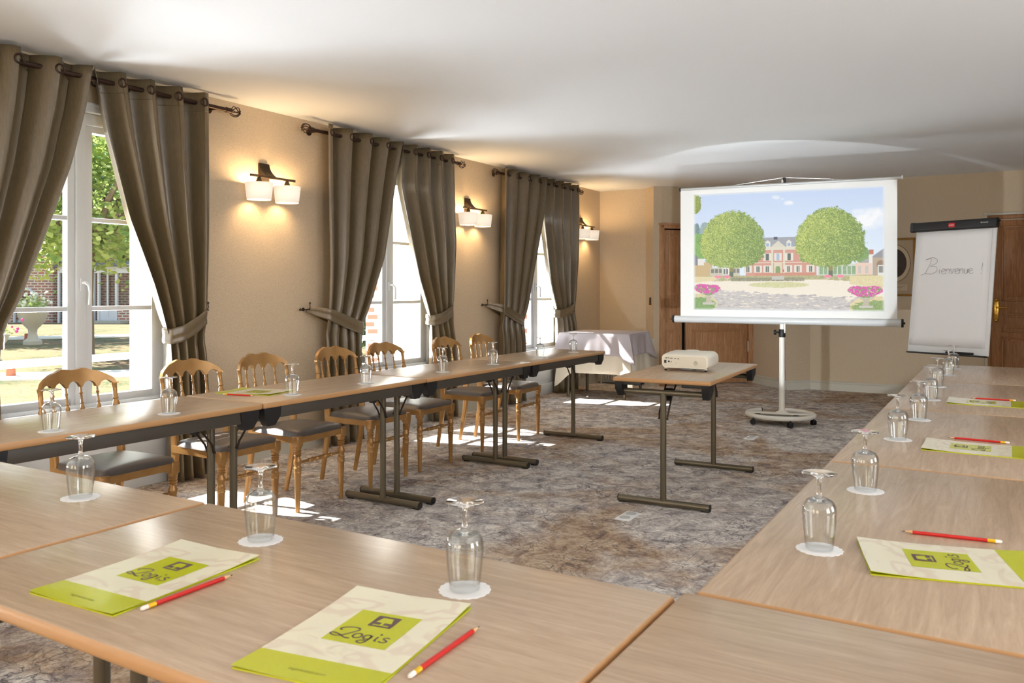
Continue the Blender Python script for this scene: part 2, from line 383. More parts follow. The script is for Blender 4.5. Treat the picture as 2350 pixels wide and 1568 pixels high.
# ------------------------------------------------------------------ windows
def window(idx, yc, proto):
    if proto:
        c = copy_tree(proto); c.name = 'window_%d' % idx; c.location = (0, yc, 0); return c
    t = thing('window_%d' % idx, None, None, (0, yc, 0), kind='structure')
    X = XW - 0.06
    g = G()
    for s in (-1, 1): g.box((X, s * 0.605, 1.42), (0.10, 0.07, 1.78), bev=0.006)
    g.box((X, 0, 2.275), (0.10, 1.28, 0.07), bev=0.006); g.box((X, 0, 0.545), (0.12, 1.28, 0.035), bev=0.006)
    obj('window_frame', g, m_white, t, angle=30)
    g = G()                                                    # architrave on the room side and the panel under the window
    for s in (-1, 1): g.box((XW + 0.006, s * 0.655, 1.17), (0.026, 0.055, 2.34), bev=0.006)
    g.box((XW + 0.008, 0, 2.335), (0.032, 1.38, 0.05), bev=0.008); g.box((XW + 0.012, 0, 2.36), (0.05, 1.42, 0.016), bev=0.004)
    g.box((XW + 0.004, 0, 0.27), (0.02, 1.26, 0.53), bev=0.004); g.box((XW + 0.012, 0, 0.065), (0.03, 1.26, 0.13), bev=0.006)
    g.box((XW + 0.010, 0, 0.532), (0.06, 1.26, 0.022), bev=0.006)
    obj('window_casing', g, m_white, t, angle=30)
    for s in (-1, 1):
        g = G(); Xs = X - 0.005
        a, b = 0.062, 0.485
        g.box((Xs, s * (b + 0.045), 1.405), (0.055, 0.09, 1.70), bev=0.005)
        g.box((Xs, s * (a - 0.016), 1.405), (0.06 if s > 0 else 0.055, 0.062, 1.70), bev=0.005)
        if s > 0: g.box((Xs + 0.034, -0.002, 1.405), (0.02, 0.062, 1.70), bev=0.007)
        g.box((Xs, s * (a + b) / 2, 0.582), (0.055, b - a + 0.02, 0.05), bev=0.005)
        g.box((Xs, s * (a + b) / 2, 2.225), (0.055, b - a + 0.02, 0.05), bev=0.005)
        for z in (1.135, 1.675): g.box((Xs, s * (a + b) / 2, z), (0.04, b - a + 0.01, 0.028), bev=0.005)
        sash = obj('sash', g, m_white, t, angle=30)
        g = G(); g.box((Xs, s * (a + b) / 2, 1.405), (0.004, b - a + 0.01, 1.62)); obj('glass_pane', g, m_pane, sash, smooth=False)
        if s > 0:
            g = G(); g.box((Xs + 0.050, 0.0, 1.28), (0.014, 0.030, 0.08), bev=0.006)
            g.tube([(Xs + 0.055, 0, 1.29), (Xs + 0.09, 0, 1.29), (Xs + 0.10, 0.012, 1.275), (Xs + 0.10, 0.02, 1.23), (Xs + 0.098, 0.016, 1.16)], 0.0095, 8)
            obj('window_handle', g, m_white, sash)
            g = G()
            for z in (0.85, 1.95): g.cyl((X + 0.052, 0.572, z - 0.04), (X + 0.052, 0.572, z + 0.04), 0.008, 8)
            obj('window_hinge', g, m_white, sash)
    return t
w1 = window(1, WC[0], None)
for i in range(1, 5): window(i + 1, WC[i], w1)
where = ['first window, seen between the nearest curtains', 'middle window', 'farthest window']
for i in range(3):
    g = G(); g.cyl((-5.12, WC[i] - 0.66, 0.80), (-5.12, WC[i] + 0.66, 0.80), 0.024, 12)
    rl = obj('guard_rail', g, m_white); tag(rl, 'white round guard rail across the outside of the ' + where[i], 'railing', 'guard rails outside the windows')

# ------------------------------------------------------------------ doors
def panel_leaf(g, w, panels, t=0.04, z0=0.008, z1=2.03):
    # leaf in the local x (width) / z plane, front face at y=-t/2
    g.box((w / 2, 0, (z0 + z1) / 2), (w, t, z1 - z0), bev=0.003)
    for x0, x1, a, b in panels:
        for k, (ins, out) in enumerate(((0.0, 0.010), (0.018, 0.004), (0.045, 0.012))):
            if k == 0:
                for q in ((x0, x0 + .022, a, b), (x1 - .022, x1, a, b), (x0, x1, a, a + .022), (x0, x1, b - .022, b)):
                    g.box(((q[0] + q[1]) / 2, -t / 2 - 0.003, (q[2] + q[3]) / 2), (q[1] - q[0], 0.016, q[3] - q[2]), bev=0.006)
            elif k == 2:
                g.box(((x0 + x1) / 2, -t / 2 - 0.001, (a + b) / 2), (x1 - x0 - 2 * ins, 0.010, b - a - 2 * ins), bev=0.005)
ang = math.atan2(eD.y, eD.x)
o3 = C_ + nD * (-0.03)
t = thing('door_1', None, None, (o3.x, o3.y, 0), ang, kind='structure')
g = G()
for x in (0.115, 1.452): g.box((x, -0.035, 1.045), (0.065, 0.05, 2.09), bev=0.01)
g.box((0.783, -0.035, 2.075), (1.40, 0.05, 0.065), bev=0.01); g.box((0.783, -0.045, 2.10), (1.42, 0.05, 0.02), bev=0.005)
obj('door_frame', g, m_door, t, angle=30)
g = G(); panel_leaf(g, 0.275, [(0.04, 0.225, 1.165, 1.965), (0.04, 0.225, 0.83, 1.04), (0.04, 0.225, 0.12, 0.725)])
lf = obj('door_leaf', g, m_door, t, angle=30); lf.location = (0.15, 0.01, 0)
g = G(); g.cyl((0.0, -0.032, 1.685), (0.0, -0.032, 1.843), 0.011, 8); obj('door_hinge', g, m_chrome, lf)
g = G(); panel_leaf(g, 0.935, [(0.09, 0.835, 1.165, 1.965), (0.09, 0.835, 0.83, 1.04), (0.09, 0.835, 0.12, 0.725)])
lf = obj('door_leaf', g, m_door, t, angle=30); lf.location = (0.485, 0.01, 0)
g = G(); g.cyl((0.935, -0.032, 0.42), (0.935, -0.032, 0.56), 0.011, 8); g.cyl((0.935, -0.032, 1.685), (0.935, -0.032, 1.843), 0.011, 8); obj('door_hinge', g, m_chrome, lf)
g = G(); g.box((0.78, 0.10, 1.05), (1.36, 0.02, 2.09)); obj('door_gap_dark', g, m_dark, t, smooth=False)  # near-black sheet painted as the dark gap between the leaves
t = thing('door_2', None, None, (-0.115, YB - 0.012, 0), 0, kind='structure')
g = G(); g.box((-0.045, 0.0, 1.05), (0.03, 0.03, 2.12), bev=0.006); g.box((0.42, 0.0, 2.105), (0.98, 0.03, 0.03), bev=0.006); g.box((0.895, 0.0, 1.05), (0.03, 0.03, 2.12), bev=0.006)
obj('architrave', g, m_panel, t, angle=30)
g = G(); g.box((-0.016, -0.004, 1.04), (0.032, 0.045, 2.085), bev=0.008); g.box((0.42, -0.004, 2.07), (0.92, 0.045, 0.045), bev=0.008); g.box((0.866, -0.004, 1.04), (0.032, 0.045, 2.085), bev=0.008)
obj('door_frame', g, m_door2, t, angle=30)
g = G(); panel_leaf(g, 0.85, [(0.10, 0.75, 1.12, 1.965), (0.10, 0.75, 0.77, 0.985), (0.10, 0.75, 0.12, 0.72)], t=0.03)
lf = obj('door_leaf', g, m_door2, t, angle=30)
g = G(); g.box((0.052, -0.020, 1.02), (0.042, 0.008, 0.235), bev=0.003); g.sphere((0.052, -0.024, 1.135), 0.021, 8, sz=1.0); g.sphere((0.052, -0.024, 0.905), 0.021, 8)
g.tube([(0.052, -0.02, 1.05), (0.052, -0.065, 1.05), (0.075, -0.072, 1.05), (0.165, -0.070, 1.047)], 0.0085, 8)
g.cyl((0.052, -0.018, 0.985), (0.052, -0.027, 0.985), 0.012, 10)
obj('door_handle', g, m_brass, lf)

# ------------------------------------------------------------------ curtains and rods
def cage(g, c, s=1, r=0.036):
    for k in range(7):
        pts = []
        for i in range(11):
            th = PI * i / 10; ph = 2 * PI * k / 7 + 1.6 * i / 10
            pts.append((c[0] + r * math.sin(th) * math.cos(ph), c[1] + s * (r - r * math.cos(th)) * 1.1, c[2] + r * math.sin(th) * math.sin(ph)))
        g.tube(pts, 0.0034, 5)
XRD, ZRD = -4.60, 2.492
def rod(y0, y1, label):
    t = thing('curtain_rod', label, 'curtain rod', (XRD, (y0 + y1) / 2, ZRD), 0, 'curtain rods over the windows')
    L = (y1 - y0) / 2
    g = G(); g.cyl((0, -L, 0), (0, L, 0), 0.0145, 14); obj('rod', g, m_iron, t)
    for s in (-1, 1):
        g = G(); g.cyl((0, s * (L - 0.03), 0), (0, s * (L + 0.012), 0), 0.019, 12); cage(g, (0, s * (L + 0.008), 0), s)
        obj('finial', g, m_iron, t)
        g = G(); g.cyl((XW - XRD, s * (L - 0.09), 0), (0, s * (L - 0.09), 0), 0.008, 8); g.cyl((XW - XRD, s * (L - 0.09), 0), (XW - XRD + 0.008, s * (L - 0.09), 0), 0.026, 12)
        obj('bracket', g, m_iron, t)
rod(1.80, 3.885, 'dark brown iron curtain rod with cage finials over the first window, nearest the camera')
rod(4.66, 6.69, 'dark brown iron curtain rod with cage finials over the middle window')
rod(7.40, 9.36, 'dark brown iron curtain rod with cage finials over the farthest window')

def curtain(label, yo, yi, zt, seed, hook, N=4):
    """yo / yi: tables (z, y) of the outer and inner edge; zt: height of the tie at the inner edge"""
    rnd = random.Random(seed)
    sgn = 1 if yi[0][1] > yo[0][1] else -1
    y0t, y1t = yo[0][1], yi[0][1]
    base = Vector((XRD, (y0t + y1t) / 2, 0)); t = thing('curtain', label, 'curtain', base, 0, 'taupe satin curtains')
    ph = [rnd.uniform(-0.25, 0.25) for _ in range(N + 1)]; am = [rnd.uniform(0.85, 1.15) for _ in range(N + 1)]
    ztop, zbot = 2.558, 0.012
    def P(s, z, off=0.0):
        a, b = interp(yo, z), interp(yi, z)
        k = max(0.0, min(1.0, (ztop - z) / (ztop - zt)))
        A = 0.06 if z > zt else lerp(0.045, 0.055, (zt - z) / zt)
        if z > zt: A = lerp(0.060, 0.044, k ** 2)
        pinch = math.exp(-((z - zt) / 0.10) ** 2)
        A *= 1 - 0.35 * pinch
        u = s * N; i = min(N, int(u)); f = u - int(u)
        q = lerp(ph[i], ph[min(N, i + 1)], f) * k * 1.6; am_ = lerp(am[i], am[min(N, i + 1)], f)
        w = math.sin(2 * PI * u + q + 0.6)
        w = max(-1, min(1, w * 1.7)) * 0.82 + 0.18 * w
        s2 = s + 0.022 * math.sin(4 * PI * u + 0.4) * (1 - 0.4 * k)
        x = A * am_ * w + 0.012 * math.sin(3.1 * z + seed) * k + 0.006 * math.sin(23 * z + 9 * s + seed) * pinch
        x += 0.012 * k * (1 if z > zt else 0.6)
        y = lerp(a, b, s2)
        return (x, y - base.y, z)
    nz = 46; ns = 16 * N
    zs = [ztop - (ztop - zbot) * j / nz for j in range(nz + 1)]
    g = G(); g.grid(lambda a, b: P(a, zs[int(round(b * nz))]), ns, nz)
    fab = obj('fabric', g, m_satin, t, angle=60, fix=False)
    md = fab.modifiers.new('solid', 'SOLIDIFY'); md.thickness = 0.0022
    # stitched hem line of the eyelet band
    g = G(); g.tube([P(i / ns, 2.435) for i in range(ns + 1)], 0.0022, 4); obj('seam', g, m_satin, fab)
    for i in range(2 * N):
        s = (i + 0.5 - 0.6 / PI) / (2 * N); s = max(0.01, min(0.99, s))
        p0 = Vector(P(s - 0.01, ZRD)); p1 = Vector(P(s + 0.01, ZRD)); c = Vector(P(s, ZRD)); d = (p1 - p0).normalized()
        nr = Vector((-d.y, d.x, 0)); ax = d
        pts = [tuple(c + (ax * math.cos(a) + Vector((0, 0, 1)) * math.sin(a)) * 0.0245) for a in [2 * PI * k / 18 for k in range(18)]]
        g = G(); g.tube(pts, 0.0062, 6, cyc=True); obj('eyelet', g, m_iron, t)
    # tie-back: a band from the wall hook round the front of the gathered cloth and back behind it
    yin = interp(yi, zt) - base.y; yout = hook[0] - base.y; xh = XW + 0.03 - XRD
    zc = hook[1]
    path = [(xh, yout, zc), (xh + 0.05, lerp(yout, yin, 0.07), lerp(zc, zt, 0.03)), (0.060, lerp(yout, yin, 0.22), lerp(zc, zt, 0.2)), (0.078, lerp(yout, yin, 0.5), lerp(zc, zt, 0.55)),
            (0.078, lerp(yout, yin, 0.8), lerp(zc, zt, 0.88)), (0.050, lerp(yout, yin, 0.99), zt), (0.0, lerp(yout, yin, 1.05), zt + 0.004), (-0.05, lerp(yout, yin, 0.97), zt + 0.01),
            (-0.068, lerp(yout, yin, 0.7), lerp(zc, zt, 0.7)), (-0.068, lerp(yout, yin, 0.3), lerp(zc, zt, 0.3)), (xh, yout, zc + 0.004)]
    hw = [0.012, 0.035, 0.048, 0.052, 0.052, 0.050, 0.048, 0.048, 0.045, 0.03, 0.012]
    m = len(path); fine = []
    for k in range((m - 1) * 5 + 1):
        u = k / 5; i = min(m - 2, int(u)); f = u - i; f2 = f
        p = [lerp(path[i][c], path[i + 1][c], f2) for c in range(3)]; fine.append((p, lerp(hw[i], hw[i + 1], f)))
    g = G()
    g.grid(lambda a, b: (fine[int(round(a * (len(fine) - 1)))][0][0] + 0.004 * math.sin(b * 9 + a * 5) * (1 - abs(2 * b - 1)),
                         fine[int(round(a * (len(fine) - 1)))][0][1], fine[int(round(a * (len(fine) - 1)))][0][2] + (b - 0.5) * 2 * fine[int(round(a * (len(fine) - 1)))][1]), len(fine) - 1, 8)
    tb = obj('tieback', g, m_satin, t, angle=70, fix=False); md = tb.modifiers.new('solid', 'SOLIDIFY'); md.thickness = 0.004
    return t
def hook_thing(y, z, s, label):
    t = thing('tieback_hook', label, 'hook', (XW, y, z), 0, 'iron tieback hooks')
    g = G(); g.cyl((0, 0, 0), (0.006, 0, 0), 0.014, 12); g.cyl((0, 0, 0), (0.05, 0, 0), 0.004, 8)
    g.tube([(0.05, s * 0.07, 0.0), (0.05, -s * 0.03, 0)], 0.004, 6); g.sphere((0.05, s * 0.075, 0), 0.011, 8)
    g.tube([(0.05, -s * 0.02, 0), (0.055, -s * 0.022, 0.02), (0.055, -s * 0.02, 0.045)], 0.0035, 6); g.sphere((0.055, -s * 0.02, 0.05), 0.008, 8)
    obj('hook', g, m_plate, t)
curtain('left curtain of the nearest window, cut by the left edge of the photo', [(2.56, 1.92), (0, 1.95)],
        [(2.56, 2.855), (2.3, 2.81), (1.96, 2.723), (1.5, 2.563), (1.21, 2.457), (1.03, 2.37), (0.8, 2.34), (0, 2.36)], 0.98, 1, (1.82, 1.09))
curtain('right curtain of the nearest window, swept to the right above the first two chairs', [(2.56, 3.67), (1.2, 3.66), (0.9, 3.66), (0, 3.70)],
        [(2.56, 2.87), (2.17, 2.955), (1.69, 3.09), (1.28, 3.266), (1.04, 3.353), (0.90, 3.40), (0.73, 3.40), (0, 3.40)], 0.95, 2, (3.72, 1.10))
curtain('left curtain of the middle window, hanging behind the fourth chair', [(2.56, 4.80), (1.4, 4.82), (0.8, 4.81), (0, 4.80)],
        [(2.56, 5.735), (2.14, 5.621), (1.53, 5.475), (1.27, 5.362), (0.96, 5.23), (0.76, 5.208), (0, 5.22)], 0.93, 3, (4.70, 1.085))
curtain('right curtain of the middle window, beside the second wall lamp', [(2.56, 6.535), (1.7, 6.575), (1.1, 6.51), (0.55, 6.60), (0, 6.62)],
        [(2.56, 5.76), (2.17, 5.74), (1.82, 5.855), (1.35, 6.01), (0.965, 6.20), (0.70, 6.227), (0, 6.24)], 0.965, 4, (6.56, 1.07))
curtain('left curtain of the farthest window, beside the second wall lamp', [(2.56, 7.455), (1.4, 7.44), (0.8, 7.41), (0, 7.40)],
        [(2.56, 8.404), (2.08, 8.32), (1.62, 8.156), (1.18, 7.987), (0.864, 7.87), (0.6, 7.90), (0, 7.93)], 0.90, 5, (7.29, 1.085))
curtain('right curtain of the farthest window, next to the cloth covered corner table', [(2.56, 9.255), (1.6, 9.245), (1.06, 9.15), (0.6, 9.19), (0, 9.22)],
        [(2.56, 8.42), (2.08, 8.36), (1.785, 8.45), (1.33, 8.58), (0.99, 8.73), (0.54, 8.755), (0, 8.74)], 0.96, 6, (9.19, 1.05))
hook_thing(3.73, 1.11, -1, 'small iron tieback hook on the wall right of the nearest window')
hook_thing(4.69, 1.095, -1, 'small iron tieback hook on the wall left of the middle window')
hook_thing(7.27, 1.09, -1, 'small iron tieback hook on the wall left of the farthest window')

# ------------------------------------------------------------------ wall lamps
def sconce(yc, label, first=[None]):
    if first[0]:
        c = copy_tree(first[0]); c.location = (XW, yc, 2.07); c['label'] = label
        bulbs(yc); return
    t = thing('wall_lamp', label, 'wall lamp', (XW, yc, 2.07), 0, 'double shade wall lamps'); first[0] = t
    g = G(); g.box((0.008, 0.0, 0.02), (0.016, 0.10, 0.19), bev=0.006)
    g.rings([[(0.0, y, z), (0.03, y, z + 0.0)] for y, z in ((0, 0),)] * 1 + [[(0.0, 0.02, 0.0), (0.0, 0.02, 0.0)]], closed=False) if False else None
    g.grid(lambda a, b: (0.016 + 0.085 * (1 - b) ** 2, (a - 0.5) * 0.095, 0.005 + 0.105 * b), 4, 8)
    obj('wall_plate', g, m_plate, t)
    g = G(); g.box((0.108, 0, 0), (0.014, 0.43, 0.018), bev=0.002); obj('arm', g, m_plate, t)
    for y in (-0.135, 0.135):
        g = G(); g.lathe([(0.006, -0.045), (0.026, -0.045), (0.010, -0.005), (0.006, 0.0)], (0.108, y, 0), 14); obj('shade_holder', g, m_plate, t)
        g = G(); g.lathe([(0.0975, -0.050), (0.083, -0.172)], (0.108, y, 0), 40, cap=(False, False)); sh = obj('lamp_shade', g, m_shade, t, angle=80, fix=False)
        md = sh.modifiers.new('solid', 'SOLIDIFY'); md.thickness = 0.002
        g = G(); g.lathe([(0.001, -0.1665), (0.079, -0.1665)], (0.108, y, 0), 32, cap=(False, False))
        obj('bulb', G().sphere((0.108, y, -0.10), 0.022, 8, sz=1.3), m_bulb, t)
    bulbs(yc)
def bulbs(yc):
    for y in (-0.135, 0.135):
        light('wall_lamp_bulb', 'POINT', (XW + 0.108, yc + y, 1.985), 12.0, (1.0, 0.67, 0.34), shadow_soft_size=0.045)
sconce(4.285, 'double shade wall lamp between the nearest and the middle window')
sconce(6.98, 'double shade wall lamp between the middle and the farthest window')
sconce(9.60, 'double shade wall lamp past the farthest window, above the draped corner table')

# ------------------------------------------------------------------ folding tables
def table(loc, rz, L, Wd, label, group, rail=True, off=0.0, ends=(1, 1)):
    t = thing('folding_table', label, 'table', loc, rz, group)
    g = G(); g.box((0, 0, Z - 0.013), (L - 0.002, Wd - 0.002, 0.026), 1, bev=0.009, seg=3, top=0); obj('tabletop', g, [m_top, m_band], t, angle=50)
    if rail:
        for s in (-1, 1):
            g = G(); g.box((0, s * (Wd / 2 - 0.028), 0.688), (L - 0.20, 0.022, 0.052), bev=0.003); obj('side_rail', g, m_rail, t)
    for sx in (-1, 1):
        for sy in (-1, 1):
            g = G(); x1, x0 = sx * (L / 2 - 0.012), sx * (L / 2 - 0.115); y0 = sy * (Wd / 2 - 0.012); y1 = sy * (Wd / 2 - 0.055)
            def q(tx, z): return [(lerp(x0, x1, tx), y0 if z > .66 else lerp(y0, y1, .2), z), (lerp(x0, x1, 1 - tx), y0 if z > .66 else lerp(y0, y1, .2), z), (lerp(x0, x1, 1 - tx), y1, z), (lerp(x0, x1, tx), y1, z)]
            g.rings([q(0.0, 0.714), q(0.04, 0.672), q(0.20, 0.640), q(0.28, 0.630)])
            if not rail: g.box((sx * (L / 2 - 0.05), sy * (Wd / 2 - 0.10), 0.705), (0.07, 0.14, 0.018), bev=0.003)
            obj('corner_bracket', g, m_black, t, angle=25)
    for sx in (-1, 1):
        x = sx * (L / 2 - 0.062)
        g = G(); g.cyl((x, off, 0.03), (x, off, 0.655), 0.0178, 16); leg = obj('leg', g, m_bronze, t)
        g = G(); g.cyl((x, -Wd / 2 + 0.05, 0.657), (x, Wd / 2 - 0.05, 0.657), 0.0165, 14); obj('crossbar', g, m_bronze, leg)
        g = G(); g.cyl((x, off - 0.27, 0.024), (x, off + 0.27, 0.024), 0.0195, 16); obj('foot', g, m_bronze, leg)
        for s in (-1, 1):
            g = G(); g.cyl((x, off + s * 0.268, 0.024), (x, off + s * 0.2735, 0.024), 0.020, 16); g.box((x, off + s * 0.245, 0.004), (0.022, 0.045, 0.008), bev=0.002); obj('foot_cap', g, m_black, leg)
        g = G()
        xi = x - sx * 0.17
        for dy in (-0.027, 0.027):
            g.tube([(x, off + dy * .85, 0.505), (x - sx * 0.012, off + dy * 1.0, 0.54), (lerp(x, xi, 0.45), off + dy * .9, 0.62), (xi, off + dy * 1.2, 0.712)], 0.0052, 6)
        g.cyl((x, off - 0.030, 0.507), (x, off + 0.030, 0.507), 0.005, 8)
        obj('brace', g, m_plate, leg)
        g = G(); Mx = frame_M((lerp(x, xi, 0.62), off, 0.635), (-sx * 0.17, 0, 0.257), (0, 1, 0), Vector((-sx * 0.17, 0, 0.257)).cross(Vector((0, 1, 0))))
        g.box((0, 0, 0), (0.075, 0.045, 0.024), bev=0.003, M=Mx); obj('lock_box', g, m_black, leg)
    return t
GL = 'folding tables of the U shaped row'
ys = [1.375, 2.585, 3.80, 5.04, 6.275]
lab = ['left row folding table at the left edge of the photo, nearest of the row', 'left row folding table carrying the folder and pencil', 'left row folding table, third from the camera, in front of the middle window',
       'left row folding table at the far end, nearest the draped corner table']
for i in range(4):
    table((-3.11, (ys[i] + ys[i + 1]) / 2, 0), R(90), ys[i + 1] - ys[i] - 0.004, 0.545, lab[i], GL)
table((-2.25, 1.016, 0), 0, 1.216, 0.61, 'near row folding table on the left with a single upturned glass', GL, rail=False, off=0.075)
table((-1.052, 1.016, 0), 0, 1.168, 0.61, 'near row folding table in the middle carrying two folders and two glasses', GL, rail=False, off=0.075)
table((0.150, 1.0405, 0), 0, 1.232, 0.61, 'near row folding table at the bottom right corner of the photo, bare top', GL, rail=False, off=0.075)
ys = [1.348, 2.585, 3.86, 5.12, 6.322]
lab = ['right row folding table nearest the camera, carrying the largest folder there', 'right row folding table, second from the camera', 'right row folding table, third from the camera', 'right row folding table at the far end by the flip chart']
for i in range(4):
    table((-0.145, (ys[i] + ys[i + 1]) / 2, 0), R(90), ys[i + 1] - ys[i] - 0.004, 0.605, lab[i], GL)
table((-1.706, 5.076, 0), R(92.8), 1.262, 0.58, 'separate folding table carrying the projector in the middle of the room', 'projector table', rail=False)

# ------------------------------------------------------------------ gold chairs
def make_chair():
    t = thing('gold_chair', None, 'chair', (0, 0, 0), 0, 'gold chairs along the left row')
    # local +x is the front. legs, seat frame
    for s in (-1, 1):
        g = G()
        prof = [(0.0115, 0), (0.0125, 0.02), (0.019, 0.215), (0.0195, 0.218), (0.0225, 0.224), (0.0195, 0.230), (0.0225, 0.237), (0.0195, 0.244), (0.0225, 0.251), (0.018, 0.258), (0.0175, 0.266), (0.0225, 0.285),
                (0.0225, 0.292), (0.016, 0.306), (0.0155, 0.314), (0.0225, 0.320), (0.0175, 0.326), (0.0225, 0.333), (0.0175, 0.339), (0.0225, 0.346), (0.0175, 0.352), (0.0235, 0.362), (0.0235, 0.372)]
        M1 = Matrix.Translation((0.175, s * 0.188, 0)) @ Matrix.Shear('XY', 4, (-0.03, -s * 0.02)) if False else Matrix.Translation((0.180, s * 0.183, 0))
        g.lathe(prof, (0, 0, 0), 14, M=M1); g.box((0.180, s * 0.183, 0.399), (0.046, 0.046, 0.058), bev=0.006)
        obj('leg', g, m_gold, t, angle=50)
    for s in (-1, 1):
        g = G()
        pts = [(-0.245, 0.165, 0.0), (-0.222, 0.168, 0.12), (-0.197, 0.170, 0.26), (-0.185, 0.170, 0.385), (-0.190, 0.172, 0.47), (-0.212, 0.178, 0.55), (-0.228, 0.184, 0.60), (-0.238, 0.188, 0.622)]
        ws = [0.024, 0.030, 0.036, 0.046, 0.044, 0.034, 0.026, 0.026]
        rg = []
        for (x, y, z), w_ in zip(pts, ws):
            b = w_ / 2; d = 0.013; c = 0.006
            rg.append([(x - b + c, s * y - d, z), (x + b - c, s * y - d, z), (x + b, s * y - d + c, z), (x + b, s * y + d - c, z), (x + b - c, s * y + d, z), (x - b + c, s * y + d, z), (x - b, s * y + d - c, z), (x - b, s * y - d + c, z)])
        g.rings(rg); obj('leg', g, m_gold, t, angle=40)
    g = G(); g.prism([(0.195, 0.20), (-0.20, 0.185), (-0.20, -0.185), (0.195, -0.20)], 0.388, 0.425)
    obj('seat_frame', g, m_gold, t, smooth=False)
    g = G()
    def cush(a, b):
        x = lerp(-0.195, 0.205, a); hw = lerp(0.186, 0.208, a); y = (b - 0.5) * 2 * hw
        e = min(1, min(a, 1 - a) * 7, min(b, 1 - b) * 7); e = math.sqrt(max(0, 1 - (1 - e) ** 2))
        r = 1 - 0.05 * ((abs(2 * a - 1) ** 6) * (abs(2 * b - 1) ** 6)) * 2
        dome = 0.018 * (1 - (2 * a - 1) ** 2) ** 0.7 * (1 - (2 * b - 1) ** 2) ** 0.7
        return (x * r, y * r, 0.424 + 0.026 * e + dome)
    g.grid(cush, 24, 24)
    obj('seat_cushion', g, m_leather, t, angle=80)
    g = G()
    pr = [(0.006, -0.17), (0.009, -0.10), (0.008, -0.098), (0.013, -0.09), (0.008, -0.082), (0.010, -0.078), (0.015, -0.062), (0.009, -0.045), (0.013, -0.038), (0.009, -0.032), (0.013, -0.026), (0.009, -0.020), (0.014, 0.0)]
    pr = pr + [(r, -z) for r, z in pr[-2::-1]]
    g.lathe(pr, (0, 0, 0), 10, M=Matrix.Translation((0.180, 0, 0.278)) @ Matrix.Rotation(R(90), 4, 'X')); obj('stretcher', g, m_gold, t, angle=50)
    # back: curved rails, posts and spindles
    def bx(y, z): return -0.245 - 0.16 * (z - 0.655) - 0.050 * (1 - (y / 0.20) ** 2)
    g = G()
    def rail_ring(y, z0, z1, d=0.010):
        xm0, xm1 = bx(y, z0), bx(y, z1); return [(xm0 - d, y, z0), (xm0 + d, y, z0), (xm1 + d, y, z1), (xm1 - d, y, z1)]
    g.rings([rail_ring(-0.185 + 0.37 * k / 16, 0.600, 0.628) for k in range(17)]); obj('lower_rail', g, m_gold, t, angle=50)
    g = G(); nA = 60
    yy = [-0.2035 + 0.407 * k / nA for k in range(nA + 1)]; rg = []
    for y in yy:
        a = abs(y) / 0.205
        top = 0.856 - 0.062 * a ** 2.6 - 0.035 * max(0, (a - 0.86) / 0.14) ** 2 + 0.010 * math.exp(-((abs(y) - 0.055) / 0.028) ** 2) + 0.004 * math.exp(-((abs(y) - 0.12) / 0.03) ** 2)
        u = (y + 0.19) / 0.38 * 5; f = u - math.floor(u)
        arch = math.sqrt(max(0, 1 - ((f - 0.5) / 0.40) ** 2)) if abs(f - 0.5) < 0.40 else 0
        if abs(y) > 0.183: arch = 0
        bot = 0.772 + 0.030 * arch - 0.006 * a
        if abs(y) > 0.179: bot = 0.777; top = min(top, 0.777 + 0.040 * math.sqrt(max(0.0, 1 - ((abs(y) - 0.170) / 0.0345) ** 2)) + 0.003)
        rg.append(rail_ring(y, bot, max(top, bot + 0.008), 0.0115))
    g.rings(rg); obj('crest_rail', g, m_gold, t, angle=35)
    def stick(y, sc_, z0=0.622, z1=0.776, post=False):
        H = z1 - z0
        pr = [(0.0055, 0), (0.0060, 0.14), (0.0085, 0.16), (0.0088, 0.18), (0.0055, 0.20), (0.0085, 0.225), (0.0104, 0.27), (0.0100, 0.33), (0.0070, 0.40), (0.0055, 0.43), (0.0088, 0.45), (0.0088, 0.465), (0.0055, 0.485), (0.0052, 0.74), (0.0086, 0.765), (0.0086, 0.785), (0.0052, 0.81), (0.0052, 1.0)]
        if post: pr = [(0.0125, 0), (0.0115, 0.22), (0.0150, 0.24), (0.0150, 0.265), (0.0105, 0.28), (0.0135, 0.31), (0.0168, 0.37), (0.0165, 0.43), (0.0120, 0.51), (0.0100, 0.54), (0.0138, 0.56), (0.0138, 0.585), (0.0110, 0.60), (0.0112, 0.93), (0.0135, 0.95), (0.0135, 1.0)]
        a = Vector((bx(y, z0), y, z0)); b = Vector((bx(y, z1), y, z1)); d = (b - a)
        Mx = Matrix.Translation(a) @ Vector((0, 0, 1)).rotation_difference(d).to_matrix().to_4x4()
        g = G(); g.lathe([(r * sc_, z * d.length) for r, z in pr], (0, 0, 0), 12, M=Mx); return g
    for y in (-0.115, -0.038, 0.038, 0.115): obj('spindle', stick(y, 1.0), m_gold, t, angle=50)
    for y in (-0.1905, 0.1905): obj('back_post', stick(y, 1.0, 0.600, 0.781, True), m_gold, t, angle=50)
    return t
chair = make_chair()
CH = [(-3.590, 2.36, 2, 'gold chair nearest the camera, seen against the first window'),
      (-3.585, 3.00, 1, 'gold chair, second from the camera, partly in front of the first window curtain'),
      (-3.580, 3.515, 2, 'gold chair, third from the camera, standing against bare wall under the first wall lamp'),
      (-3.610, 4.175, 1, 'gold chair, fourth from the camera, with a curtain right behind its back'),
      (-3.615, 4.70, 0, 'gold chair, fifth from the camera, seen against the glass of the middle window'),
      (-3.630, 5.495, 2, 'gold chair, second from the far end of the row'),
      (-3.620, 6.02, 3, 'gold chair at the far end of the row')]
for i, (x, y, a, lb) in enumerate(CH): place(chair, i, (x, y, 0), R(a), lb)

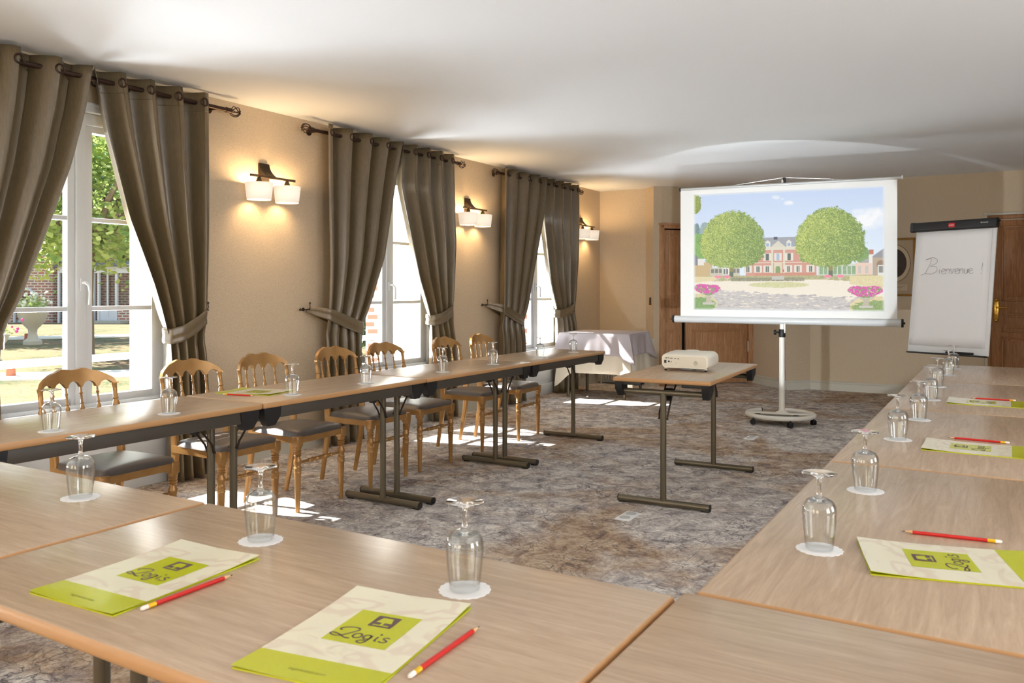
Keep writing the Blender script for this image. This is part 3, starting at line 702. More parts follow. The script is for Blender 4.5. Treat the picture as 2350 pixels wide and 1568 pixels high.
# ------------------------------------------------------------------ glasses on doilies
def make_glass():
    t = thing('wine_glass', None, 'glass', (0, 0, Z), 0, 'upturned wine glasses')
    g = G(); g.lathe([(0.0258, 0.0015), (0.0282, 0.022), (0.0306, 0.045), (0.0322, 0.066), (0.0322, 0.078), (0.0300, 0.088), (0.0240, 0.096), (0.0150, 0.1005), (0.0045, 0.1025),
                      (0.0040, 0.1005), (0.0140, 0.0985), (0.0228, 0.094), (0.0286, 0.0865), (0.0307, 0.078), (0.0307, 0.066), (0.0292, 0.045), (0.0268, 0.022), (0.0246, 0.0015)], n=40, cap=(False, False))
    obj('bowl', g, m_bowl, t, angle=80)
    g = G(); g.lathe([(0.0005, 0.0955), (0.0120, 0.0958), (0.0215, 0.0935), (0.0228, 0.0945), (0.0150, 0.0995), (0.0075, 0.1015), (0.0050, 0.106), (0.0042, 0.115), (0.0040, 0.130), (0.0052, 0.140), (0.0100, 0.1445), (0.0325, 0.1475), (0.0328, 0.1490), (0.0320, 0.1500), (0.0005, 0.1485)], n=32)
    obj('stem_and_foot', g, m_solid, t, angle=60)
    return t
def make_doily():
    n = 108; g = G()
    o = [(0.0425 + 0.0022 * abs(math.sin(9 * 2 * PI * k / n)), 2 * PI * k / n) for k in range(n)]
    r0 = [(r * math.cos(a), r * math.sin(a), 0.0002) for r, a in o]; r1 = [(r * math.cos(a), r * math.sin(a), 0.0012 + 0.0007 * math.sin(3 * a + .5)) for r, a in o]
    r2 = [(0.030 * math.cos(a), 0.030 * math.sin(a), 0.0011) for r, a in o]; r3 = [(0.0275 * math.cos(a), 0.0275 * math.sin(a), 0.0014) for r, a in o]
    g.rings([r0, r1, r2, r3])
    d = obj('paper_doily', g, m_paperw, angle=60); tag(d, '', 'coaster', 'round paper doilies'); return d
GLS = [(-2.942, 1.690, 'in front of the nearest gold chair, left row', 0), (-2.940, 2.175, 'between the first and second gold chairs, left row', 0), (-2.957, 2.873, 'beside the folder on the left row', 0),
       (-2.964, 3.417, 'in front of the fourth gold chair, left row', 0), (-2.978, 4.149, 'in front of the sixth gold chair, left row', 0), (-2.988, 4.748, 'in front of the farthest gold chair, left row', 0),
       (-3.000, 5.437, 'second from the far end of the left row', 0), (-3.003, 6.003, 'at the far end of the left row', 0),
       (-1.939, 1.186, 'alone on the leftmost table of the near row', 0), (-1.295, 1.172, 'behind the left folder of the near row', 0), (-0.784, 1.156, 'behind the middle folder of the near row', 0),
       (-0.309, 1.693, 'nearest the camera on the right row', 0), (-0.299, 2.245, 'second from the camera on the right row', 0), (-0.306, 3.068, 'third from the camera on the right row', 0),
       (-0.283, 3.579, 'fourth from the camera on the right row', 0), (-0.287, 4.250, 'fifth from the camera on the right row', 0), (-0.296, 4.848, 'sixth from the camera on the right row', 0),
       (-0.277, 5.522, 'second from the far end of the right row', 0), (-0.271, 6.001, 'at the far end of the right row', 0)]
gp = make_glass(); dp = make_doily()
for i, (x, y, s, _) in enumerate(GLS):
    place(gp, i, (x, y, Z + 0.0012), 0.3 * i, 'clear upturned wine glass ' + s)
    place(dp, i, (x, y, Z), 0.7 * i, 'white scalloped paper doily under the glass ' + s)

# ------------------------------------------------------------------ folders with printed cover, pencils
m_cover = mat('cream_card', srgb(226, 222, 196), 0.22)
h = noise(m_cover, coords(m_cover, (1, 1, 1)), 9, 2, 0.4, 1.5)
setcol(m_cover, ramp(m_cover, h, [(0.46, srgb(228, 224, 200)), (0.50, srgb(220, 210, 188)), (0.56, srgb(220, 208, 188)), (0.58, srgb(228, 224, 200))]))
m_lime = mat('lime_ink', srgb(186, 192, 34), 0.16)
m_ink = mat('brown_ink', srgb(84, 60, 60), 0.45)
m_olive = mat('olive_ink', srgb(140, 140, 34), 0.45)
def ribbon(pts, wd, zf, closed=False, sub=5):
    P_ = [Vector(p) for p in pts]; out = []
    n = len(P_)
    for i in range(n - 1):
        a = P_[max(0, i - 1)]; b = P_[i]; c = P_[i + 1]; d = P_[min(n - 1, i + 2)]
        for k in range(sub):
            u = k / sub; out.append(0.5 * ((2 * b) + (c - a) * u + (2 * a - 5 * b + 4 * c - d) * u * u + (3 * b - a - 3 * c + d) * u ** 3))
    out.append(P_[-1]); g = G(); L = []; Rr = []
    for i, p in enumerate(out):
        t = (out[min(len(out) - 1, i + 1)] - out[max(0, i - 1)]); t = t.normalized() if t.length > 1e-9 else Vector((1, 0))
        nn_ = Vector((-t.y, t.x)) * wd / 2; L.append(p + nn_); Rr.append(p - nn_)
    vs = [(q.x, q.y, zf(q.x, q.y)) for q in L] + [(q.x, q.y, zf(q.x, q.y)) for q in Rr]; m = len(out)
    g.add(vs, [(i, i + 1, m + i + 1, m + i) for i in range(m - 1)]); return g
def circ(cx, cy_, rx, ry, a0=0, a1=360, n=10): return [(cx + rx * math.cos(R(lerp(a0, a1, k / n))), cy_ + ry * math.sin(R(lerp(a0, a1, k / n)))) for k in range(n + 1)]
LOGIS = [[(0.02, 0.70), (-0.14, 0.80), (-0.12, 1.00), (0.15, 1.18), (0.50, 1.28), (0.86, 1.24), (0.98, 1.08), (0.88, 0.82), (0.66, 0.46), (0.42, 0.14), (0.10, -0.06), (-0.26, -0.02), (-0.42, 0.14), (-0.30, 0.26), (-0.02, 0.22), (0.32, 0.06), (0.72, -0.14), (1.02, -0.12)],
         circ(1.28, 0.34, 0.26, 0.30), circ(1.92, 0.36, 0.22, 0.27),
         [(2.14, 0.62), (2.13, 0.2), (2.10, -0.25), (1.92, -0.46), (1.68, -0.38), (1.64, -0.22), (1.80, -0.10), (2.05, -0.08)],
         [(2.50, 0.62), (2.50, 0.32), (2.54, 0.08), (2.66, 0.06)], circ(2.54, 0.92, 0.035, 0.035, n=6),
         [(3.26, 0.60), (3.08, 0.66), (2.92, 0.56), (2.96, 0.42), (3.14, 0.34), (3.26, 0.20), (3.16, 0.05), (2.96, 0.02), (2.80, 0.10)]]
def text_mesh(body, size, thick=0.0):
    cu = bpy.data.curves.new('t', 'FONT'); cu.body = body; cu.size = size; cu.extrude = thick; cu.resolution_u = 3
    o = bpy.data.objects.new('t', cu); C.objects.link(o)
    dg = bpy.context.evaluated_depsgraph_get(); me = bpy.data.meshes.new_from_object(o.evaluated_get(dg))
    g = G(); g.add([tuple(v_.co) for v_ in me.vertices], [tuple(p_.vertices) for p_ in me.polygons])
    bpy.data.objects.remove(o); bpy.data.curves.remove(cu); bpy.data.meshes.remove(me); return g
FW, FH = 0.212, 0.310
def fz(x, y, lift=0.0):   # height of the bowed cover
    u = x / FW - 0.5; v = y / FH
    return 0.0034 + 0.0045 * max(0, v - 0.55) ** 2 * 6 * (0.4 + abs(u)) + 0.004 * max(0, 0.2 - v) * 3 * (u * u * 4) + lift
def make_folder():
    t = thing('paper_folder', None, 'folder', (0, 0, Z), 0, 'cream and lime folders')
    g = G(); N1, N2 = 8, 12
    top = lambda a, b: (a * FW, b * FH, fz(a * FW, b * FH)); 
    g.grid(top, N1, N2); g.grid(lambda a, b: (a * FW, b * FH, fz(a * FW, b * FH) - 0.0010), N1, N2, 1)
    for sd_ in range(2): g.grid(lambda a, b: (sd_ * FW, a * FH, fz(sd_ * FW, a * FH) - 0.0010 * b), N2, 1, 1)
    for sd_ in range(2): g.grid(lambda a, b: (a * FW, sd_ * FH, fz(a * FW, sd_ * FH) - 0.0010 * b), N1, 1, 1)
    obj('front_cover', g, [m_cover, m_lime], t, angle=60)
    g = G(); g.box((FW / 2 + 0.001, FH / 2, 0.0012), (FW, FH, 0.0022), 0); obj('back_cover', g, m_lime, t, smooth=False)
    e = 0.00025
    g = G(); g.grid(lambda a, b: (a * FW, b * 0.062, fz(a * FW, b * 0.062, e)), N1, 4); obj('colour_band', g, m_lime, t, fix=False)
    q = [(0.060, 0.119), (0.166, 0.233)]
    g = G(); g.grid(lambda a, b: (lerp(q[0][0], q[1][0], a), lerp(q[0][1], q[1][1], b), fz(lerp(q[0][0], q[1][0], a), lerp(q[0][1], q[1][1], b), e)), 4, 4); lg = obj('logo_square', g, m_lime, t, fix=False)
    def flat(poly, lift, g):
        g.add([(x, y, fz(x, y, lift)) for x, y in poly], [tuple(range(len(poly)))])
    g = G(); flat([(0.098, 0.184), (0.137, 0.184), (0.137, 0.222), (0.098, 0.222)], 2 * e, g); obj('logo_icon', g, m_ink, lg, fix=False)
    g = G(); flat([(0.104, 0.199), (0.131, 0.199), (0.126, 0.216), (0.109, 0.216)], 3 * e, g); flat([(0.115, 0.191), (0.120, 0.191), (0.120, 0.199), (0.115, 0.199)], 3 * e, g)
    flat([(0.104, 0.188), (0.131, 0.188), (0.131, 0.191), (0.104, 0.191)], 3 * e, g); obj('logo_lamp', g, m_lime, lg, fix=False)
    g = G(); k = 0.0255
    for st in LOGIS:
        r_ = ribbon([(0.072 + a * k, 0.138 + b * k) for a, b in st], 0.0030, lambda x, y: fz(x, y, 2 * e)); g.add(r_.v, r_.f)
    obj('logo_lettering', g, m_ink, lg, fix=False)
    g = text_mesh('logishotels.com', 0.0095); g.v = [(x + 0.075, y + 0.022, fz(x + 0.075, y + 0.022, 2 * e)) for x, y, z in g.v]; obj('web_address', g, m_olive, t, fix=False)
    # faint line drawing of leaves printed on the cover
    g = G(); rn = random.Random(4)
    m_l = mat('leaf_line_ink', srgb(202, 190, 166), 0.5)
    for k in range(9):
        x, y = rn.uniform(0.02, 0.16), rn.choice([rn.uniform(0.07, 0.11), rn.uniform(0.24, 0.29)]); a = rn.uniform(0, 6); L_ = rn.uniform(0.02, 0.04)
        pts = [(min(FW - .004, max(.004, x + L_ * u * math.cos(a) - s_ * 0.012 * math.sin(PI * u) * math.sin(a))), min(.303, max(.066, y + L_ * u * math.sin(a) + s_ * 0.012 * math.sin(PI * u) * math.cos(a)))) for s_ in (1, -1) for u in ([0, .25, .5, .75, 1] if s_ == 1 else [.75, .5, .25, 0])]
        r_ = ribbon(pts, 0.0005, lambda x, y: fz(x, y, e)); g.add(r_.v, r_.f)
    obj('leaf_drawing', g, m_l, t, fix=False)
    return t
fp = make_folder()
FOL = [(-1.402, 0.768, 3.0, 'cream and lime folder on the near row, leftmost, with a window reflection on its band'),
       (-0.891, 0.755, 9.0, 'cream and lime folder on the near row at the bottom centre of the photo'),
       (0.098, 1.665, 104.5, 'cream and lime folder on the right row, nearest the camera'),
       (0.086, 2.905, 89.5, 'cream and lime folder on the right row, second from the camera'),
       (0.093, 4.149, 90.0, 'cream and lime folder on the right row, farthest'),
       (-3.372, 2.929, -77.6, 'cream and lime folder on the left row beside a wine glass')]
for i, (x, y, a, lb) in enumerate(FOL): place(fp, i, (x, y, Z), R(a), lb)
m_red = mat('red_lacquer', srgb(196, 32, 24), 0.35); m_cedar = mat('bare_wood_tip', srgb(222, 180, 130), 0.7); m_lead = mat('graphite', srgb(50, 48, 48), 0.5)
m_ferr = mat('yellow_ferrule', srgb(232, 186, 40), 0.35, metal=0.4); m_rub = mat('white_eraser', srgb(236, 228, 222), 0.8)
def make_pencil():
    t = thing('pencil', None, 'pencil', (0, 0, Z), 0, 'red pencils')
    hexr = lambda x, r: [(x, r * math.cos(R(60 * k)), 0.0036 + r * math.sin(R(60 * k))) for k in range(6)]
    rnd_ = lambda x, r: [(x, r * math.cos(R(30 * k)), 0.0036 + r * math.sin(R(30 * k))) for k in range(12)]
    g = G(); g.rings([hexr(0.020, 0.0038), hexr(0.158, 0.0038)]); obj('shaft', g, m_red, t, smooth=False)
    g = G(); g.rings([rnd_(0.0205, 0.0035), rnd_(0.006, 0.0012)]); obj('tip', g, m_cedar, t)
    g = G(); g.rings([rnd_(0.006, 0.0012), rnd_(0.0, 0.0003)]); obj('lead', g, m_lead, t)
    g = G(); g.rings([rnd_(0.156, 0.0040), rnd_(0.163, 0.0040), rnd_(0.164, 0.0037), rnd_(0.166, 0.0041), rnd_(0.170, 0.0040)]); obj('ferrule', g, m_ferr, t)
    g = G(); g.rings([rnd_(0.169, 0.0036), rnd_(0.179, 0.0036), rnd_(0.182, 0.0022)]); obj('eraser', g, m_rub, t)
    return t
pp_ = make_pencil()
PEN = [((-1.173, 0.998), (-1.172, 0.804), 'red pencil beside the left folder of the near row'), ((-0.675, 1.035), (-0.666, 0.845), 'red pencil beside the middle folder of the near row'),
       ((-0.182, 1.898), (-0.002, 1.918), 'red pencil behind the nearest folder of the right row'), ((-0.162, 3.184), (0.018, 3.172), 'red pencil behind the second folder of the right row'),
       ((-0.130, 4.392), (0.052, 4.398), 'red pencil behind the farthest folder of the right row'), ((-3.065, 2.735), (-3.245, 2.700), 'red pencil in front of the folder on the left row')]
for i, (a, b, lb) in enumerate(PEN): place(pp_, i, (a[0], a[1], Z + 0.0004), math.atan2(b[1] - a[1], b[0] - a[0]), lb)

# ------------------------------------------------------------------ projector
t = thing('projector', 'white data projector standing on the separate folding table', 'projector', (-1.703, 4.95, Z), R(2.0))
def rrect(w_, h_, r, n=5, zc=0.0):
    out = []
    for cx_, cz, a0 in ((w_ / 2 - r, h_ / 2 - r, 0), (-w_ / 2 + r, h_ / 2 - r, 90), (-w_ / 2 + r, -h_ / 2 + r, 180), (w_ / 2 - r, -h_ / 2 + r, 270)):
        for k in range(n + 1): a = R(a0 + 90 * k / n); out.append((cx_ + r * math.cos(a), zc + cz + r * math.sin(a)))
    return out
g = G(); st = [(0.0, 0.292, 0.080, 0.024, 0.060), (0.008, 0.300, 0.088, 0.028, 0.062), (0.10, 0.302, 0.096, 0.030, 0.066), (0.22, 0.302, 0.098, 0.034, 0.068), (0.245, 0.294, 0.090, 0.034, 0.067), (0.252, 0.270, 0.066, 0.028, 0.066)]
g.rings([[(x, y, z) for x, z in rrect(w_, h_, r, zc=zc)] for y, w_, h_, r, zc in st]); m_proj = mat('projector_shell', srgb(232, 228, 214), 0.4)
body = obj('housing', g, m_proj, t, angle=40)
g = G(); g.rings([[(x, y, z) for x, z in rrect(0.272, 0.066, 0.016, zc=0.059)] for y in (-0.0015, 0.001)]); pn = obj('connector_panel', g, mat('panel_plastic', srgb(222, 216, 198), 0.5), t, angle=40)
g = G()
for x, z, a, b in ((-0.118, 0.080, .010, .005), (-0.104, 0.081, .007, .004), (-0.060, 0.078, .011, .004), (-0.040, 0.077, .011, .004), (-0.124, 0.058, .014, .020)): g.box((x, -0.002, z), (a, 0.002, b))
for x, z, r in ((-0.101, 0.059, 0.0058), (-0.085, 0.057, 0.003), (-0.056, 0.050, 0.0015)): g.cyl((x, -0.001, z), (x, -0.003, z), r, 12)
obj('ports', g, m_black, pn, smooth=False)
g = G(); g.box((-0.085, -0.002, 0.079), (0.018, 0.003, 0.006), bev=0.001); obj('display_port', g, mat('port_blue_grey', srgb(120, 120, 136), 0.4, metal=0.5), pn)
g = G()
for i in range(-4, 5):
    for j in range(-4, 5):
        if i * i + j * j < 18: g.box((0.020 + i * 0.0034 + 0.05, -0.0018, 0.054 + j * 0.0034), (0.0018, 0.001, 0.0018))
obj('speaker_grille', g, mat('grille_grey', srgb(150, 148, 142), 0.6), pn, smooth=False)
g = G(); g.lathe([(0.052, 0.105), (0.050, 0.116), (0.040, 0.120), (0.0005, 0.121)], (-0.01, 0.20, 0), 24); obj('lens_cowl', g, m_proj, t)
g = G(); g.cyl((-0.01, 0.245, 0.070), (-0.01, 0.262, 0.070), 0.036, 24); obj('lens', g, m_black, t)
for x, y in ((-0.128, 0.02), (0.128, 0.02), (0.0, 0.22)):
    g = G(); g.cyl((x, y, 0.007), (x, y, 0.024), 0.004, 8); g.lathe([(0.007, 0.0), (0.0095, 0.002), (0.0095, 0.005), (0.005, 0.009)], (x, y, 0), 14); obj('foot', g, m_black, t)
    g = G(); g.cyl((x, y, 0.012), (x, y, 0.022), 0.009, 10); obj('foot_socket', g, m_proj, t)

# ------------------------------------------------------------------ projection screen
A2 = Vector((-2.757, 7.892)); B2 = Vector((-0.812, 8.112)); e2 = (B2 - A2).normalized()
sx = A2 + e2 * 0.97
ts = thing('projection_screen', 'white pull up projection screen on a wheeled stand showing a chateau garden picture', 'projection screen', (sx.x, sx.y, 0), math.atan2(e2.y, e2.x))
S = lambda s: s - 0.97
g = G(); g.box(((S(0) + S(1.955)) / 2, 0, (0.985 + 2.24) / 2), (1.955, 0.002, 1.255)); obj('screen_cloth', g, mat('screen_white', srgb(240, 241, 240), 0.8, spec=0.2), ts, smooth=False)
g = G(); g.cyl((S(-0.068), 0.01, 0.958), (S(1.99), 0.01, 0.948), 0.034, 20); hs = obj('roller_housing', g, mat('silver_white', srgb(214, 218, 220), 0.35), ts)
for s, zz in ((-0.072, 0.958), (1.995, 0.948)):
    g = G(); g.cyl((S(s) - 0.008, 0.01, zz), (S(s) + 0.012, 0.01, zz), 0.038, 20); g.cyl((S(s), 0.01, zz), (S(s) + (0.025 if s > 0 else -0.02), 0.01, zz), 0.010, 10); obj('end_cap', g, m_black, hs)
g = G(); g.cyl((S(-0.005), 0, 2.245), (S(1.99), 0, 2.255), 0.0125, 12); g.box((S(1.995), 0, 2.258), (0.014, 0.02, 0.032)); tb = obj('top_bar', g, m_chrome, ts); tb.data.materials[0] = mat('satin_silver', srgb(200, 202, 202), 0.35, metal=0.3)
g = G(); g.cyl((S(-0.012), 0, 2.245), (S(0.004), 0, 2.245), 0.018, 12); obj('bar_end', g, m_black, tb)
g = G(); g.box((S(0.985), 0.02, 2.30), (0.028, 0.05, 0.028), bev=0.006); g.box((S(0.990), 0.025, 2.27), (0.022, 0.022, 0.06), bev=0.005); obj('top_hook', g, m_black, ts)
g = G(); g.tube([(S(0.42), 0.004, 2.252), (S(0.97), 0.01, 2.312)], 0.0008, 5); g.tube([(S(1.0), 0.01, 2.312), (S(1.55), 0.004, 2.262)], 0.0008, 5); obj('hanging_cord', g, m_chrome, ts)
m_stand = mat('cream_white_enamel', srgb(232, 230, 222), 0.3)
g = G(); g.cyl((0, 0.045, 0.90), (0, 0.045, 2.30), 0.013, 12); obj('rear_pole', g, m_stand, ts)
g = G(); g.lathe([(0.060, 0.088), (0.045, 0.096), (0.030, 0.105), (0.0275, 0.12), (0.0250, 0.83)], (-0.005, 0.0, 0), 24); obj('pole', g, m_stand, ts, angle=50)
g = G(); g.lathe([(0.030, 0.80), (0.031, 0.81), (0.031, 0.86), (0.026, 0.875)], (-0.005, 0, 0), 20); g.cyl((-0.03, -0.01, 0.845), (-0.06, -0.02, 0.845), 0.008, 8); g.cyl((-0.055, -0.02, 0.845), (-0.075, -0.025, 0.845), 0.024, 14); obj('height_knob', g, m_black, ts)
g = G(); g.box((-0.005, 0.0, 0.895), (0.036, 0.03, 0.06), bev=0.003); g.box((0.022, -0.018, 0.885), (0.014, 0.006, 0.09), bev=0.002); obj('bracket', g, m_stand, ts)
Mi = ts.matrix_basis.inverted() if False else (Matrix.Translation((sx.x, sx.y, 0)) @ Matrix.Rotation(math.atan2(e2.y, e2.x), 4, 'Z')).inverted()
rc = Mi @ Vector((-1.802, 7.955, 0)); RR = 0.300
rot0 = -math.atan2(e2.y, e2.x)
g = G(); g.tube([(rc.x + RR * math.cos(R(a) + rot0), rc.y + RR * math.sin(R(a) + rot0), 0.075) for a in np.linspace(140, 457, 60)], 0.0215, 12); bs = obj('base_ring', g, m_stand, ts)
for a in (140, 457):
    p0 = Vector((rc.x + RR * math.cos(R(a) + rot0), rc.y + RR * math.sin(R(a) + rot0), 0.075)); tg = Vector((-math.sin(R(a) + rot0), math.cos(R(a) + rot0), 0)) * (1 if a > 400 else -1)
    g = G(); g.cyl(tuple(p0 - tg * 0.002), tuple(p0 + tg * 0.008), 0.0225, 12); obj('ring_cap', g, m_black, bs)
g = G(); g.prism([(rc.x + 0.288 * math.cos(R(a) + rot0), rc.y + 0.288 * math.sin(R(a) + rot0)) for a in np.linspace(187, 373, 30)], 0.058, 0.064); obj('base_plate', g, mat('grey_enamel', srgb(176, 178, 170), 0.45), bs, smooth=False)
g = G(); Mx = Matrix.Translation((rc.x, rc.y + 0.005, 0.083)) @ Matrix.Rotation(R(10) + rot0, 4, 'Z'); g.box((0, 0, 0), (0.57, 0.085, 0.012), bev=0.003, M=Mx); obj('base_bar', g, m_stand, bs)
for wx, wy, a in ((-1.99, 7.685, 20), (-1.648, 7.655, 35), (-1.500, 7.935, -50), (-2.06, 8.13, 60), (-1.72, 8.245, 10)):
    q = Mi @ Vector((wx, wy, 0)); Mx = Matrix.Translation((q.x, q.y, 0)) @ Matrix.Rotation(R(a), 4, 'Z'); g = G()
    for s in (-1, 1): g.cyl((0, s * 0.004, 0.0235), (0, s * 0.019, 0.0235), 0.0235, 16, M=Mx)
    g.cyl((0.004, 0, 0.03), (0.004, 0, 0.062), 0.006, 8, M=Mx); g.box((0.006, 0, 0.040), (0.034, 0.03, 0.018), bev=0.005, M=Mx); obj('caster', g, m_black, bs)

# projected picture, painted numerically on a fine grid (zoom frame: x 345..1980, y top..1245)
def picture():
    PWn, PHn = 400, 266
    X0, X1, Y0, Y1 = 345.0, 1980.0, 212.0, 1247.0
    xs = np.linspace(X0, X1, PWn + 1); ys_ = np.linspace(Y0, Y1, PHn + 1)
    Xg, Yg = np.meshgrid(xs, ys_); rs = np.random.RandomState(3)
    def blur(a, k):
        for _ in range(k): a = (a + np.roll(a, 1, 0) + np.roll(a, -1, 0) + np.roll(a, 1, 1) + np.roll(a, -1, 1)) / 5
        return a
    def nz(k): q = blur(rs.rand(*Xg.shape), k); return (q - q.min()) / (q.max() - q.min())
    n0, n1, n2, n4 = rs.rand(*Xg.shape), nz(1), nz(4), nz(30)
    im = np.zeros(Xg.shape + (3,))
    def c(r, g_, b): return np.array([r, g_, b], float)
    def put(mask, col):
        mask = mask.astype(float)[..., None]; im[:] = im * (1 - mask) + mask * col
    tY = np.clip((Yg - 212) / 520, 0, 1)[..., None]; im[:] = c(198, 216, 246) * (1 - tY) + c(226, 238, 252) * tY
    for cx_, cy_, rx, ry, st_ in ((1085, 270, 40, 22, .9), (1195, 325, 50, 24, .9), (1140, 285, 20, 8, .6), (1850, 480, 170, 100, 1.0), (1920, 430, 100, 50, .8), (1760, 415, 60, 25, .5)):
        d = 1 - np.clip(((Xg - cx_) / rx) ** 2 + ((Yg - cy_) / ry) ** 2, 0, 1); put(np.clip(d * st_ * (0.4 + 1.5 * n4), 0, 1), c(250, 251, 253))
    gn = n1[..., None]
    nx_ = rs.rand(*Xg.shape)
    for _ in range(14): nx_ = (nx_ + np.roll(nx_, 1, 1) + np.roll(nx_, -1, 1)) / 3
    nx_ = blur(nx_, 1); nx_ = (nx_ - nx_.mean()) / nx_.std()
    # distant trees
    def blob(cx_, cy_, rx, ry, cols, rag=0.16):
        q = ((Xg - cx_) / rx) ** 2 + ((Yg - cy_) / ry) ** 2 + (n2 - 0.5) * rag * 2 + (n0 - .5) * 0.10
        mk = q < 1; u = np.clip(n1 * 1.3 - 0.15 + (cx_ - Xg) / rx * 0.12, 0, 1)[..., None]; put(mk, cols[0] * (1 - u) + cols[1] * u)
    blob(370, 560, 38, 90, (c(90, 124, 130), c(130, 160, 160))); blob(450, 545, 50, 80, (c(130, 158, 160), c(170, 190, 186)))
    blob(390, 690, 90, 130, (c(90, 148, 70), c(160, 200, 100)))
    blob(1790, 770, 70, 70, (c(108, 150, 80), c(150, 182, 110)))
    # ground
    put(Yg > 940, c(196, 186, 140)); put(Yg > 985 - 12 * np.cos((Xg - 1150) / 500), c(246, 236, 218))
    rectm = lambda a, b, c_, d: (Xg >= a) & (Xg <= b) & (Yg >= c_) & (Yg <= d)
    # wings
    put(rectm(345, 520, 820, 950), c(206, 178, 128)); put((Yg > 742 + (Xg - 345) * .9) & (Yg < 850) & (Xg < 440), c(126, 128, 140)); put(rectm(385, 440, 790, 850), c(236, 232, 224))
    put(rectm(500, 770, 872, 945), c(206, 200, 180)); 
    for a in (508, 545, 580, 705, 740): put(rectm(a, a + 26, 882, 920), c(120, 124, 112))
    put(rectm(612, 672, 872, 935), c(236, 236, 230)); put(rectm(620, 638, 885, 928), c(110, 108, 100)); put(rectm(645, 663, 885, 928), c(110, 108, 100))
    put(rectm(1440, 1760, 850, 945), c(214, 220, 206))
    for k in range(8): put(rectm(1455 + k * 38, 1484 + k * 38, 866, 938), c(110, 142, 96) + gn * 60)
    put(rectm(1750, 1880, 840, 940), c(238, 206, 186)); put((Yg > 800 - (Xg - 1750) * .0) & (Yg < 845) & (Yg > 860 - (Xg - 1750) * .55) & (Xg > 1750) & (Xg < 1880), c(170, 168, 168))
    for a in (1768, 1828): put(rectm(a, a + 24, 868, 930), c(200, 196, 186))
    put(rectm(1855, 1892, 735, 775), c(196, 120, 96)); put((Xg > 1870) & (Yg > 800 - (Xg - 1870) * .72) & (Yg < 830), c(150, 150, 156)); put(rectm(1855, 1885, 775, 850), c(238, 234, 228))
    put(rectm(1882, 1980, 800, 950), c(186, 166, 140)); put(((Xg - 1950) / 34) ** 2 + ((Yg - 862) / 38) ** 2 < 1, c(150, 120, 96)); put(rectm(1925, 1975, 862, 950), c(232, 232, 228)); put(rectm(1932, 1968, 870, 925), c(140, 138, 130))
    # main house
    put(rectm(820, 1430, 700, 945), c(214, 152, 134)); put((Yg > 615) & (Yg < 705) & (Xg > 900) & (Xg < 1330), c(160, 164, 170)); put(rectm(900, 1330, 695, 722), c(226, 220, 200))
    put(rectm(1068, 1100, 612, 636), c(70, 76, 96)); put(rectm(820, 1430, 828, 836), c(232, 214, 190))
    for a in (1015, 1197):
        put(rectm(a - 22, a + 22, 655, 698) | ((Yg > 640) & (Yg < 656) & (abs(Xg - a) < (Yg - 638) * 1.3)), c(232, 228, 214)); put(rectm(a - 12, a + 12, 664, 692), c(150, 178, 214))
    put((Yg > 645) & (Yg < 702) & (abs(Xg - 1105) < (Yg - 643) * 1.15), c(220, 214, 196))
    for a, b in ((1045, 1062), (1147, 1165)): put(rectm(a, b, 700, 945), c(226, 220, 198))
    for a in (1012, 1103, 1200):
        put(rectm(a - 34, a + 34, 750, 818), c(232, 226, 210)); put(rectm(a - 14, a + 14, 756, 812), c(88, 96, 88) if a != 1103 else c(168, 188, 216)); put(abs(Xg - a) < 2, im) 
    for a in (840, 930, 1012, 1193, 1275, 1380):
        put(rectm(a - 34, a + 34, 856, 920), c(232, 226, 210)); put(rectm(a - 13, a + 13, 862, 914), c(92, 100, 92)); put(rectm(a - 2, a + 2, 862, 914), c(232, 226, 210))
    put(rectm(1070, 1140, 838, 945), c(224, 214, 186)); put((((Xg - 1103) / 19) ** 2 + ((Yg - 880) / 18) ** 2 < 1) | rectm(1084, 1122, 880, 940), c(130, 158, 92)); put(rectm(1146, 1156, 890, 916), c(214, 90, 90))
    put(rectm(900, 1430, 922, 944), c(200, 132, 106) + gn * 20)
    # lawn strip, steps, oval
    put((Yg > 945) & (Yg < 985 + 6 * np.cos(Xg / 90)) & (Xg > 400) & (Xg < 1900), c(150, 146, 96) + gn * 60); put((Yg > 960) & (Yg < 992) & (Xg > 690) & (Xg < 1330), c(128, 126, 96) + gn * 40)
    put(rectm(1050, 1155, 948, 982), c(198, 194, 186)); put(((Xg - 1110) / 262) ** 2 + ((Yg - 1024) / 25) ** 2 < 1, c(198, 198, 140) + gn * 26)
    put((Xg > 1700) & (Yg > 950) & (Yg < 1020 + (Xg - 1700) * .12), c(214, 200, 150) + gn * 30); put((Xg < 560) & (Yg > 950) & (Yg < 1000 - (Xg - 400) * .1), c(222, 206, 160) + gn * 20)
    # shaded gravel
    edge = 1070 + 40 * np.clip((Xg - 560) / 1100, 0, 1) * 1.6 + 18 * (n2 - .5) + 6 * nx_
    sh = (Yg > edge) & (Xg > 520); put(sh, c(190, 184, 180) + gn * 26); put(sh & (nx_ > 1.35), c(242, 230, 212)); put(sh & (nx_ < -1.2), c(176, 170, 170)); put(sh & (n0 > .9), c(214, 206, 200))
    put((Yg > 985) & (n0 > .9) & (Yg < 1070), c(238, 226, 206))
    # two big trees
    n8 = nz(12)
